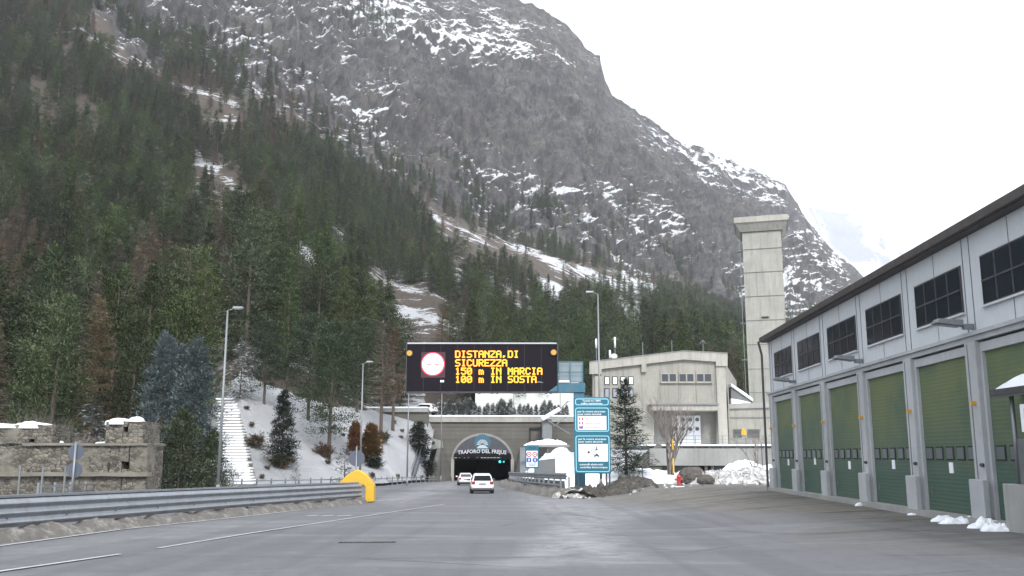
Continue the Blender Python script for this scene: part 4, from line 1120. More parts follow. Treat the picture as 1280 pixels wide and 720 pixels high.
# ================================================================ teal information sign
YS = 60.0; bs = gp(741, YS); o_ = bs
t = thing('information_sign', 'tall teal information sign with two framed panels of writing at the roadside', 'information sign', bs)
def X_(px, py=540): return at(px, py, YS).x - bs.x
def Z_(py): return at(741, py, YS).z - bs.z
part('board', MB().box(X_(717.3), X_(763), 0, .09, Z_(592), Z_(496.3)), 'sign_teal', t, bevel=.02)
for a in (722.5, 757.5, 761.5): part('post', MB().cyl((X_(a), .2, -.3), (X_(a), .2, Z_(500)), .055, n=10), 'galvanised', t, smooth=True)
def frame(x0, x1, z0, z1, w_=.055, rr=.16, n=6, y=-.012):
    def rr_(x0, x1, z0, z1, r):
        out_ = []
        for cx_, cz_, a0 in ((x1 - r, z1 - r, 0), (x0 + r, z1 - r, 90), (x0 + r, z0 + r, 180), (x1 - r, z0 + r, 270)):
            out_ += [(cx_ + r * math.cos(R(a0 + 90 * k / n)), cz_ + r * math.sin(R(a0 + 90 * k / n))) for k in range(n + 1)]
        return out_
    a = rr_(x0, x1, z0, z1, rr); b = rr_(x0 + w_, x1 - w_, z0 + w_, z1 - w_, rr * .7); N = len(a); mb = MB()
    mb.add([(x, y, z) for x, z in a] + [(x, y, z) for x, z in b], [(i, (i + 1) % N, N + (i + 1) % N, N + i) for i in range(N)]); return mb
for z0, z1 in ((506.5, 498.2), (539.5, 509.5), (590, 544.5)):
    part('border', frame(X_(719.3), X_(761.5), Z_(z0), Z_(z1)), 'sign_line', t)
def line_(s_, a, b, base, h, mat='sign_white'): put_text(s_, t, X_(a), X_(b), Z_(base), -.02, h * YS / FPX, mat, bold=.015)
line_('Tunnel mt 12895', 728.5, 751.5, 502.0, 2.1); line_('traffico regolamentato', 726.5, 753.5, 505.2, 2.0)
line_('per la vostra sicurezza', 722.3, 757, 515.4, 2.2); line_('pour votre sécurité', 722.3, 752, 518.7, 2.2)
line_('per la vostra sicurezza', 722.8, 757.5, 549.9, 2.2); line_('pour votre sécurité', 722.8, 753, 553.2, 2.2)
line_('controlli elettronici', 724, 753, 581.6, 2.2); line_('contrôles électroniques', 724.5, 758.5, 585.2, 2.2)
w1 = part('text_panel', MB().box(X_(722.3), X_(758.2), -.012, -.005, Z_(537.4), Z_(520)), 'sign_white', t)
w2 = part('picture_panel', MB().box(X_(722.8), X_(759.3), -.012, -.005, Z_(577), Z_(555)), 'sign_white', t)
for py_, cs in ((523.4, ('sign_green', 'sign_white', 'sign_red')), (528.9, ('sign_blue', 'sign_white', 'sign_red')), (534.3, ('sign_blue', 'sign_red', 'sign_blue'))):
    for k, c_ in enumerate(cs): part('flag', MB().box(X_(724 + 1.7 * k), X_(725.6 + 1.7 * k), -.02, -.014, Z_(py_ + 1.6), Z_(py_ - 1.6)), c_, w1)
for py_, tx_ in ((523.2, 'limite di velocità'), (528.7, 'vitesse limitée'), (534.3, 'keep your distance')):
    m_, a, b = text_mesh(tx_, 1, 'sign_back', 'lettering', .004)
    for v in m_.vertices: X, Z, D = v.co.x, v.co.y, v.co.z; v.co = ((X - a) / (b - a) * (X_(750) - X_(731)) + X_(731), -.02 - D, Z * .13 + Z_(py_ + .9))
    link('lettering', m_, w1)
part('camera_symbol', MB().cyl((X_(735.5), -.03, Z_(565.3)), (X_(735.5), -.014, Z_(565.3)), .085, n=20), 'sign_ink', w2)
mb = MB()
for r_ in (.2, .3, .4, .5):
    for k in range(10):
        a0, a1 = R(-50 + 10 * k), R(-40 + 10 * k); c0, c1 = X_(735.5), Z_(565.3)
        mb.add([(c0 + r_ * math.cos(a0), -.02, c1 + r_ * math.sin(a0)), (c0 + r_ * math.cos(a1), -.02, c1 + r_ * math.sin(a1)), (c0 + (r_ + .025) * math.cos(a1), -.02, c1 + (r_ + .025) * math.sin(a1)), (c0 + (r_ + .025) * math.cos(a0), -.02, c1 + (r_ + .025) * math.sin(a0))], [(0, 1, 2, 3)])
part('waves_symbol', mb, 'sign_ink', w2)
mb = MB(); c0, c1 = X_(745.5), Z_(569.2)
mb.prism([(c0 - .17, c1 - .12), (c0 - .17, c1), (c0 - .1, c1 + .03), (c0 - .07, c1 + .1), (c0 + .07, c1 + .1), (c0 + .1, c1 + .03), (c0 + .17, c1), (c0 + .17, c1 - .12), (c0 + .1, c1 - .12), (c0 + .1, c1 - .06), (c0 - .1, c1 - .06), (c0 - .1, c1 - .12)], -.022, -.014)
c1 = Z_(560.5); mb.prism([(c0 - .12, c1 - .12), (c0 - .04, c1 - .05), (c0 - .03, c1 + .12), (c0, c1 + .16), (c0 + .03, c1 + .12), (c0 + .04, c1 - .05), (c0 + .12, c1 - .12)], -.022, -.014)
part('vehicle_symbol', mb, 'sign_ink', w2)

# ================================================================ garage with the green doors
FC = Vector((13.15, 45.0, 0)); dirv = Vector((-1.1685, -22.3, 0)).normalized(); rzG = math.atan2(dirv.y, dirv.x)
t = thing('garage_building', 'long grey service garage with a row of tall green sectional doors', 'garage', FC, rzG)
LEN = 35.0; PIL = [.55, 4.85, 9.3, 13.8, 18.1, 22.3, 26.6, 30.9, 34.6]
part('wall', MB().box(0, LEN, .95, 14, -1.5, 7.5), 'facade_panel', t)
up = MB().box(-.02, LEN, .28, .949, 4.92, 7.52); part('upper_wall', up, 'facade_panel', t)
jn = MB()
for i in range(len(PIL) - 1):
    a, b = PIL[i], PIL[i + 1]
    for q in (a - .28, a + .128): jn.box(q - .012, q + .012, .262, .279, 4.95, 7.5)
    jn.box((a + b) / 2 - .01, (a + b) / 2 + .01, .268, .279, 4.95, 7.5)
part('panel_joints', jn, 'post_grey', t)
bm_ = MB().box(-.02, LEN, .16, .94, 4.66, 4.915); part('beam', bm_, 'garage_concrete', t)
part('cornice', MB().box(-.03, LEN, .08, .6, 4.80, 4.90), 'garage_concrete', t)
r_ = MB().prism([(-.12, 7.53), (LEN + .3, 7.53), (LEN + .3, 7.76), (-.12, 7.76)], -.02, 14.4); part('roof', r_, 'roof_edge', t)
part('gutter', MB().box(-.16, LEN + .35, -.14, -.021, 7.56, 7.79), 'roof_edge', t)
part('plinth', MB().box(.0, LEN, -.10, .949, -1.3, .10), 'grey_concrete', t)
for i, s_ in enumerate(PIL):
    pl = part('pillar', MB().box(s_ - .30, s_ + .30, .12, .948, .1, 4.655), 'garage_concrete', t, bevel=.02)
    part('pillar_foot', MB().box(s_ - .38, s_ + .38, -.02, .14, -1.2, 1.08), 'garage_concrete', pl, bevel=.02)
    part('pillar_edge', MB().box(s_ - .13, s_ - .10, .105, .119, 1.1, 4.6), 'post_grey', pl)
    part('marker', MB().box(s_ + .02, s_ + .14, -.0, .118, 3.0, 3.09), 'amber_lens', pl)
    part('bell', MB().cyl((s_ + .25, .04, 1.45), (s_ + .22, .118, 1.45), .05, n=12), 'dark_metal', pl)
for i in range(len(PIL) - 1):
    a, b = PIL[i] + .30, PIL[i + 1] - .30
    f_ = MB().box(a, a + .12, .24, .94, .1, 4.6).box(b - .12, b, .24, .94, .1, 4.6).box(a + .12, b - .12, .24, .94, 4.36, 4.6); part('door_frame', f_, 'garage_concrete', t)
    d_ = part('door', MB().box(a + .12, b - .12, .33, .93, .10, 4.36), 'door_green', t)
    n_ = 5; wd_ = (b - a - .24) / n_
    for k in range(n_):
        x = a + .12 + wd_ * (k + .5)
        fr_ = part('door_window', MB().box(x - .24, x + .24, .31, .329, 1.56, 1.95), 'rubber', d_)
        part('door_pane', MB().box(x - .20, x + .20, .298, .309, 1.60, 1.91), 'door_glass', d_)
    x = a + (b - a) * .5; nz_h = (1.22, 1.3, 1.18, 1.25, 1.2, 1.3, 1.2, 1.2)[i]
    part('notice', MB().box(x - .12, x + .12, .31, .329, nz_h, nz_h + .3), 'sign_white', d_)
    part('door_handle', MB().box(a + .45, a + .5, .29, .329, .55, .72), 'galvanised', d_)
    wa, wb = PIL[i] + .72, PIL[i + 1] - .42
    w_ = part('window', MB().box(wa, wb, .24, .279, 5.52, 6.82), 'dark_metal', t)
    part('pane', MB().box(wa + .05, wb - .05, .225, .239, 5.57, 6.77), 'window_glass', w_)
    mu = MB().box(wa + .05, wb - .05, .205, .224, 6.12, 6.17)
    for k in range(1, 4): q = wa + (wb - wa) * k / 4; mu.box(q - .02, q + .02, .205, .224, 5.57, 6.118); mu.box(q - .02, q + .02, .205, .224, 6.172, 6.77)
    part('mullion', mu, 'dark_metal', w_)
    part('sill', MB().box(wa - .05, wb + .05, .19, .27, 5.46, 5.515), 'facade_panel', w_)
for i, (s_, lb) in enumerate(((4.85, 'farthest'), (13.8, 'middle'), (22.3, 'nearest'))):
    o = MB()
    f0 = FC + dirv * s_
    M = Matrix.Rotation(rzG, 4, 'Z')
    tl = thing('flood_light', {'farthest': 'small grey floodlight on the garage wall, farthest of the three', 'middle': 'grey floodlight on the garage wall, the middle one of three', 'nearest': 'grey floodlight above the wide pillar, nearest and largest of the three'}[lb], 'floodlight', f0, rzG, 'floodlights on the garage wall')
    part('bracket', MB().box(-.06, .06, .0, .27, 5.0, 5.14).cyl((0, .2, 5.06), (0, -.1, 5.10), .035, n=8), 'post_grey', tl)
    h_ = part('housing', MB().add([(-.2, -.05, 5.06), (.2, -.05, 5.06), (.2, -.75, 5.16), (-.2, -.75, 5.16), (-.16, -.03, 5.24), (.16, -.03, 5.24), (.15, -.68, 5.28), (-.15, -.68, 5.28)], [(0, 1, 2, 3), (4, 7, 6, 5), (0, 4, 5, 1), (1, 5, 6, 2), (2, 6, 7, 3), (3, 7, 4, 0)]), 'post_grey', tl, bevel=.02)
    part('lens', MB().add([(-.16, -.12, 5.058), (.16, -.12, 5.058), (.16, -.66, 5.134), (-.16, -.66, 5.134)], [(0, 1, 2, 3)]), 'pale_glass', h_)
dp_ = MB().cyl((-.12, -.05, -.9), (-.12, -.05, 6.9), .06, n=10).cyl((-.12, -.05, 6.9), (-.12, -.2, 7.6), .06, n=10)
part('drainpipe', dp_, 'dark_metal', t, smooth=False)

# lean-to kiosk in front of the nearest door
k0 = Vector((11.55, 20.6, .12))
t = thing('kiosk', 'small snow-topped shelter with a low concrete wall against the nearest garage door', 'shelter', k0)
part('low_wall', MB().box(.08, .28, -5.2, .3, -.45, .92), 'grey_concrete', t, bevel=.02)
part('mesh_panel', MB().box(.1, .16, -5.2, -.45, .93, 1.95), 'post_grey', t)
sl = MB()
for k in range(24): sl.box(.08, .1, -5.2, -.45, .95 + k * .042, .965 + k * .042)
part('slats', sl, 'galvanised', t)
for y in (-.25, -2.6, -5.0): part('post', MB().cyl((.18, y, .9), (.18, y, 3.0), .05, n=10), 'galvanised', t, smooth=True)
part('roof', MB().box(-.06, .95, -5.5, .15, 3.0, 3.08).box(-.06, .02, -5.5, .15, 2.93, 2.999), 'post_grey', t)
part('roof_edge', MB().box(-.11, -.061, -5.5, .15, 2.97, 3.12), 'dark_metal', t)
sm_ = MB(); n1, n2 = 60, 12; vs = []
for i in range(n1 + 1):
    for j in range(n2 + 1):
        a, b = i / n1, j / n2; e = (math.sin(math.pi * b) ** .35) * min(1, (1 - a) * 8 + .0) ** .5
        vs.append((-.10 + 1.0 * b, -5.5 + 5.6 * a, 3.09 + .30 * e * (1 + .25 * math.sin(a * 17) * math.sin(a * 7 + b * 4))))
sm_.add(vs, [(i * (n2 + 1) + j, i * (n2 + 1) + j + 1, (i + 1) * (n2 + 1) + j + 1, (i + 1) * (n2 + 1) + j) for i in range(n1) for j in range(n2)])
part('snow', sm_, 'snow', t, smooth=True)
p_ = part('sign', MB().box(.0, .04, -1.55, -.85, 2.1, 2.72), 'sign_white', t)
q_ = MB(); q_.box(-.012, -.003, -1.45, -1.36, 2.18, 2.64)
m_, a, b = text_mesh('P', .62, 'sign_blue', 'letter', .004)
o = link('letter', m_, t); o.rotation_euler = (R(90), 0, R(-90)); o.location = (-.012, -.98, 2.19)

# ================================================================ power house
YH = 106.0
hb = Vector((at(825, 560, YH).x, YH, at(825, 556, YH).z))
t = thing('control_building', 'large pale concrete technical building with three window pairs under a low gable', 'building', hb)
dx_ = at(921, 500, 124).x - at(909, 500, YH).x
poly = [(741, 560), (741, 466), (741, 455), (855, 441), (908, 444), (908, 560), (897, 560), (897, 513), (818, 513), (818, 560)]
pp = [at(a, b, YH) for a, b in poly]
mb = MB(); vs = [(p.x, YH, p.z) for p in pp] + [(p.x, YH + .8, p.z) for p in pp]; N = len(pp)
mb.add(vs, [tuple(range(N)), tuple(range(2 * N - 1, N - 1, -1))] + [(i, i + N, (i + 1) % N + N, (i + 1) % N) for i in range(N)])
part('wall', mb, 'house_concrete', t, world=True)
core = [at(a, b, YH) for a, b in ((742, 560), (742, 457), (855, 442), (907.5, 445), (907.5, 560))]
mb = MB(); vs = [(p.x, YH + .81, p.z) for p in core[:3]] + [(p.x, YH + .81, p.z) for p in core[3:]] + [(p.x + dx_, YH + 18, p.z - (0 if i in (0, 4) else 2.2)) for i, p in enumerate(core)]
# recess back sits 2 m in
mb = MB(); vs = [(p.x, YH + 2.2, p.z) for p in core] + [(p.x + dx_, YH + 18, p.z - (0 if i in (0, 4) else 1.6)) for i, p in enumerate(core)]
mb.add(vs, [tuple(range(5)), tuple(range(9, 4, -1))] + [(i, i + 5, (i + 1) % 5 + 5, (i + 1) % 5) for i in range(5)])
part('rear_block', mb, 'house_concrete', t, world=True)
mb = MB(); a = at(907.6, 444, YH); b = at(907.6, 560, YH)
mb.add([(a.x, YH + .1, a.z), (a.x + .01, YH + .1, b.z), (a.x + dx_ * .12, YH + 2.3, b.z), (a.x + dx_ * .12, YH + 2.3, a.z - .1)], [(0, 1, 2, 3)])
part('side_wall', mb, 'house_concrete', t, world=True)
mb = MB(); wprism(mb, [(737, 452.5), (748, 451), (855, 438.6), (909.5, 441.6), (909.5, 457.5), (895, 457.5), (895, 452), (855, 449.3), (808, 454.6), (808, 465), (802, 465), (802, 455.5), (752, 461.2), (752, 467.5), (737, 467.5)], YH - .45, YH - .003); part('fascia', mb, 'pale_concrete', t, world=True)
mb = MB(); wprism(mb, [(737, 451.8), (748, 450.3), (855, 437.9), (910, 440.9), (910, 441.5), (855, 438.55), (748, 450.95), (737, 452.4)], YH - .55, YH + .8); part('roof_edge', mb, 'grey_concrete', t, world=True)
mb = MB()
for a in (757, 780, 803, 825, 848, 870, 893): wbox(mb, a - .2, a + .2, 463 if a < 895 else 458, 504 if a > 815 else 556, YH - .02, YH - .003)
part('joints', mb, 'dark_concrete', t, world=True)
for a, b in ((744, 754), (897, 908.4)): mb = MB(); wbox(mb, a, b, 470 if a < 800 else 458, 558, YH - .22, YH - .021); part('pilaster', mb, 'pale_concrete', t, world=True)
for a in (827.3, 836.9, 849.3, 858.9, 871.3, 880.9):
    mb = MB(); wbox(mb, a - .6, a + 8.8, 466.6, 477.8, YH - .12, YH - .02); w_ = part('window', mb, 'pale_concrete', t, world=True)
    mb = MB(); wbox(mb, a + .2, a + 8.0, 467.6, 476.6, YH - .14, YH - .122); o = part('pane', mb, 'window_glass', w_, world=True)
for k in range(3): mb = MB(); wbox(mb, 826 + 22 * k, 847 + 22 * k, 477.9, 478.9, YH - .3, YH - .02); part('sill', mb, 'pale_concrete', t, world=True)
for r_, (a, b) in enumerate(((470.5, 481), (485.2, 497))):
    for k in range(4):
        x = 755.5 + 10 * k
        mb = MB(); wbox(mb, x, x + 6.4, a, b, YH - .08, YH - .004); w_ = part('window', mb, 'rubber', t, world=True)
        mb = MB(); wbox(mb, x + 1.0, x + 5.5, a + 1, b - 1, YH - .1, YH - .082); part('pane', mb, 'pale_glass' if r_ else 'sign_white', w_, world=True)
mb = MB(); wbox(mb, 815, 898, 506.5, 512.8, YH - 2.6, YH - .004); part('canopy', mb, 'pale_concrete', t, world=True)
mb = MB(); wbox(mb, 814, 899, 504.6, 506.3, YH - 2.8, YH - .004); part('canopy_top', mb, 'dark_concrete', t, world=True)
for k in range(4):
    x = 840 + 9 * k
    mb = MB(); wbox(mb, x + .15, x + 8.8, 519.5, 557, YH + 2.0, YH + 2.19); d_ = part('door', mb, 'sign_white', t, world=True)
    for z_ in (524.5, 536):
        p = at(x + 4.5, z_, YH + 2); part('porthole', MB().cyl((p.x, YH + 1.93, p.z), (p.x, YH + 1.99, p.z), .24, n=16), 'window_glass', d_, world=True)
mb = MB(); wprism(mb, [(818.5, 556), (818.5, 515), (839, 515), (839, 556)], YH + 1.9, YH + 2.19); part('recess_wall', mb, 'grey_concrete', t, world=True)

def mast(label, px, base, top, Y=107, arms=(), dome=False, white=0):
    b = at(px, base, Y); t_ = thing('antenna', label, 'antenna', b); h = at(px, top, Y).z - b.z
    part('mast', MB().cyl((0, 0, -.3), (0, 0, h), .05, n=8), 'galvanised', t_)
    for d in arms:
        part('arm', MB().bar((0, 0, h), (d, 0, h - .45), .05), 'galvanised', t_)
    if white: part('radome', MB().cyl((0, -.02, h * white), (0, -.02, h * .98), .12, n=12), 'sign_white', t_, smooth=True)
    if dome:
        bm = bmesh.new(); bmesh.ops.create_uvsphere(bm, u_segments=16, v_segments=10, radius=.42); m = bpy.data.meshes.new('dish'); bm.to_mesh(m); bm.free()
        m.materials.append(MATS['sign_white']); o = link('dish', m, t_); o.location = (.5, 0, .35); o.scale = (1, .6, .8)
    return t_
mast('white ball-topped rooftop mast nearest the street lamp', 745.5, 450, 423, white=.55)
mast('short white rooftop aerial with a small dome at its foot', 762.5, 449, 437.5, dome=True, white=.1)
mast('rooftop mast with two drooping arms above the small windows', 769, 448, 421, arms=(-.45, .45), white=.5)
mast('thin bare rooftop aerial above the corbel of the gable', 803.5, 445, 428)
mast('thin short rooftop aerial near the ridge of the gable', 840, 441, 425)
mast('forked rooftop aerial near the far end of the gable', 879, 440, 425, arms=(-.35, .35))

# lower wing, shed roof, terrace
t = thing('annex_building', 'low pale concrete wing with barred windows between the building and the tower', 'building', at(935, 556, 109))
mb = MB(); wprism(mb, [(908, 570), (908, 506), (966, 503), (1000, 503), (1000, 570)], 108.6, 118); part('wall', mb, 'house_concrete', t, world=True)
mb = MB(); wprism(mb, [(908, 511), (908, 505), (1000, 502), (1000, 508.5)], 108.3, 108.59); part('cornice', mb, 'grey_concrete', t, world=True)
mb = MB(); wbox(mb, 909, 1000, 521.5, 522.5, 108.5, 108.59); part('joints', mb, 'dark_concrete', t, world=True)
for a, b in ((917, 928), (935, 950)):
    mb = MB(); wbox(mb, a, b, 536.5, 546.5, 108.45, 108.59); w_ = part('window', mb, 'post_grey', t, world=True)
    mb = MB()
    for k in range(6): wbox(mb, a + .5, b - .5, 537 + k * 1.6, 537.8 + k * 1.6, 108.4, 108.449)
    part('bars', mb, 'rubber', w_, world=True)
t = thing('shed_roof', 'dark sloping roof edged with snow between the building and the tower', 'roof', at(928, 503, 112))
mb = MB(); wprism(mb, [(914, 510), (914, 483), (941, 502), (941, 510)], 112, 117); part('gable', mb, 'dark_concrete', t, world=True)
mb = MB(); wprism(mb, [(914, 483), (914, 479), (932, 491), (941.5, 498.5), (941.5, 502)], 111.7, 117.2); part('snow', mb, 'snow', t, world=True, bevel=.08)
mb = MB(); wprism(mb, [(914, 505), (914, 498), (926, 500), (939, 503), (938, 507)], 111.2, 111.95); part('snow', mb, 'snow', t, world=True, bevel=.08)
p = at(936, 505, 111); part('duct', MB().box(p.x - .9, p.x + .5, 110.8, 111.1, p.z - .3, p.z + .1), 'hydrant_red', t, world=True)

t = thing('ventilation_tower', 'tall square pale concrete tower with a flared cap', 'tower', gp(966, 138), R(-15.6))
b0 = t.location; Hc = at(952, 295, 138).z - b0.z; Ht = at(952, 278, 138).z - b0.z
tw = MB(); tw.add([(x * s_, y * s_, z) for s_, z in ((3.06, -2), (3.0, Hc)) for x, y in ((-1, -1), (1, -1), (1, 1), (-1, 1))], [(0, 3, 2, 1), (4, 5, 6, 7), (0, 1, 5, 4), (1, 2, 6, 5), (2, 3, 7, 6), (3, 0, 4, 7)])
part('shaft', tw, 'tower_concrete', t)
mb = MB(); z = Hc
for zpx in (316, 344.5, 374, 403.5, 433, 463, 492):
    zz = at(952, zpx, 138).z - b0.z; mb.box(-3.09, 3.09, -3.09, 3.09, zz - .04, zz + .04)
part('joints', mb, 'dark_concrete', t)
part('cap', MB().add([(x * s_, y * s_, z) for s_, z in ((3.3, Hc + .05), (4.05, Hc + 1.35)) for x, y in ((-1, -1), (1, -1), (1, 1), (-1, 1))], [(0, 3, 2, 1), (4, 5, 6, 7), (0, 1, 5, 4), (1, 2, 6, 5), (2, 3, 7, 6), (3, 0, 4, 7)]), 'tower_concrete', t)
part('cap_slab', MB().box(-4.2, 4.2, -4.2, 4.2, Hc + 1.352, Ht), 'pale_concrete', t, bevel=.05)
mb = MB(); mb.bar((-3.5, -2.6, 4), (-3.5, -2.6, Hc - 1), .08); mb.bar((-3.5, -2.0, 4), (-3.5, -2.0, Hc - 1), .08)
for k in range(60): zz = 4 + (Hc - 5) * k / 59; mb.bar((-3.5, -2.6, zz), (-3.5, -2.0, zz), .05)
for k in range(6): zz = 6 + (Hc - 9) * k / 5; mb.box(-3.9, -3.05, -2.9, -1.7, zz, zz + .08)
part('ladder', mb, 'post_grey', t)
p = Vector((0, 0, at(952, 401, 138).z - b0.z)); part('vent', MB().box(-.6, .5, -3.2, -3.1, p.z, p.z + .22), 'rubber', t)

t = thing('terrace', 'raised concrete terrace with a thick edge beam in front of the technical building', 'terrace', gp(880, 97))
mb = MB(); wbox(mb, 812, 1010, 560.5, 582, 95, 96); part('edge_beam', mb, 'grey_concrete', t, world=True)
zt = at(880, 557.5, 96).z; xa = at(800, 560, 96).x; xb = at(1010, 560, 96).x
part('deck', MB().box(xa, xb + 3, 96.01, 108, zt - .35, zt - .02), 'grey_concrete', t, world=True)
part('snow', MB().box(xa, xb + 3, 95.4, 107.9, zt - .018, zt + .16), 'snow', t, world=True, bevel=.06)
mb = MB(); wprism(mb, [(768, 603), (781, 590), (800, 575), (822, 554.5), (827, 556), (827, 606), (768, 606)], 95.2, 97); part('ramp_wall', mb, 'portal_concrete', t, world=True)
mb = MB(); wbox(mb, 826, 1010, 575, 606, 100, 100.5); part('back_wall', mb, 'dark_concrete', t, world=True)
for a, b in ((827, 876), (893.5, 917)): mb = MB(); wbox(mb, a, b, 582.1, 606, 96.2, 97); part('wall_pier', mb, 'dark_concrete', t, world=True)
for a in (881.5, 889.5): mb = MB(); wbox(mb, a, a + 3.4, 582.1, 606, 95.7, 96.1); part('column', mb, 'pale_concrete', t, world=True)
t2 = thing('railing', 'thin grey metal railing along the snowy terrace edge', 'railing', Vector((xa, 95.6, zt)))
for h_ in (1.1, .7, .35): part('rail', MB().bar((0, 0, h_), (xb - xa, 0, h_), .05), 'post_grey', t2)
k = 0
while k < xb - xa: part('post', MB().box(k - .04, k + .04, -.04, .04, -.5, 1.1), 'post_grey', t2); k += 1.5
p = at(930, 545, 95.4); t2 = thing('warning_sign', 'small yellow warning sign on the terrace railing', 'sign', p)
part('pole', MB().cyl((0, 0, -.6), (0, 0, .6), .03, n=8), 'post_grey', t2)
part('plate', MB().add([(-.28, -.05, .1), (.28, -.05, .1), (.30, -.05, .5), (0, -.05, .95), (-.30, -.05, .5), (-.28, -.03, .1), (.28, -.03, .1), (.30, -.03, .5), (0, -.03, .95), (-.30, -.03, .5)], [(0, 1, 2, 3, 4), (9, 8, 7, 6, 5), (0, 5, 6, 1), (1, 6, 7, 2), (2, 7, 8, 3), (3, 8, 9, 4), (4, 9, 5, 0)]), 'yellow_plastic', t2)

# white house above the tunnel
t = thing('white_house', 'long white building with small paired windows above the tunnel', 'building', at(660, 528, 172))
mb = MB(); wbox(mb, 594, 724, 472, 530, 172, 182); part('wall', mb, 'house_white', t, world=True)
mb = MB(); wbox(mb, 592, 726, 469.5, 471.8, 171.4, 182.5); part('roof', mb, 'post_grey', t, world=True)
mb = MB(); wbox(mb, 592, 726, 467.8, 469.4, 171.4, 182.5); part('snow', mb, 'snow', t, world=True, bevel=.1)
for a in (597, 613, 619.2, 647, 653.2, 680, 686):
    mb = MB(); wbox(mb, a, a + 4.6, 485.5, 493.2, 171.93, 171.995); w_ = part('window', mb, 'sign_white', t, world=True)
    mb = MB(); wbox(mb, a + .6, a + 4, 486.2, 492.4, 171.9, 171.925); part('pane', mb, 'window_glass', w_, world=True)
for q in (642, 700): mb = MB(); wbox(mb, q, q + .6, 472, 528, 171.9, 171.995); part('downpipe', mb, 'post_grey', t, world=True)

# snow-topped open stair on the portal wall
t = thing('outside_stair', 'steel outside stair with snow-covered handrail beside the portal wall', 'stairs', at(690, 545, 146))
part('snow', MB().bar(at(677, 524.5, 145), at(700, 511, 145), .9, .7), 'snow', t, world=True, bevel=.15)
part('snow', MB().bar(at(708, 500.5, 145), at(716, 500.5, 145), .4, .35), 'snow', t, world=True, bevel=.08)
for a, b in (((684, 525), (712, 542)), ((708, 521), (692, 533)), ((700, 511), (712, 500))): part('brace', MB().bar(at(*a, 145.3), at(*b, 145.3), .16), 'galvanised', t, world=True)
mb = MB(); wbox(mb, 678, 690, 524, 548, 145.6, 149); part('stair_tower', mb, 'post_grey', t, world=True)
t = thing('wall_conduit', 'dark bent conduit running down the portal wall', 'pipe', at(662, 555, 149.7))
part('pipe', MB().bar(at(662.5, 556, 149.7), at(662.5, 535.5, 149.7), .22).bar(at(661.7, 535.5, 149.7), at(676, 535, 149.7), .22), 'rubber', t, world=True)
t = thing('snowy_shelter', 'flat shelter roof heaped with snow above the white slope', 'shelter', gp(683, 128))
mb = MB(); wbox(mb, 659, 712, 556, 558.6, 124, 130); part('roof', mb, 'grey_concrete', t, world=True)
for a in (664, 684.5, 703): p = at(a, 560, 124.4); part('post', MB().cyl((p.x, 124.4, -1.5), (p.x, 124.4, p.z + .3), .09, n=8), 'galvanised', t, world=True)
cc = at(683, 556, 127); o = link('snow', lump_mesh(3.0, 2.8, .62, 12, 'snow', rough=.6, steep=.8, name='snow'), t); o.location = cc - t.location

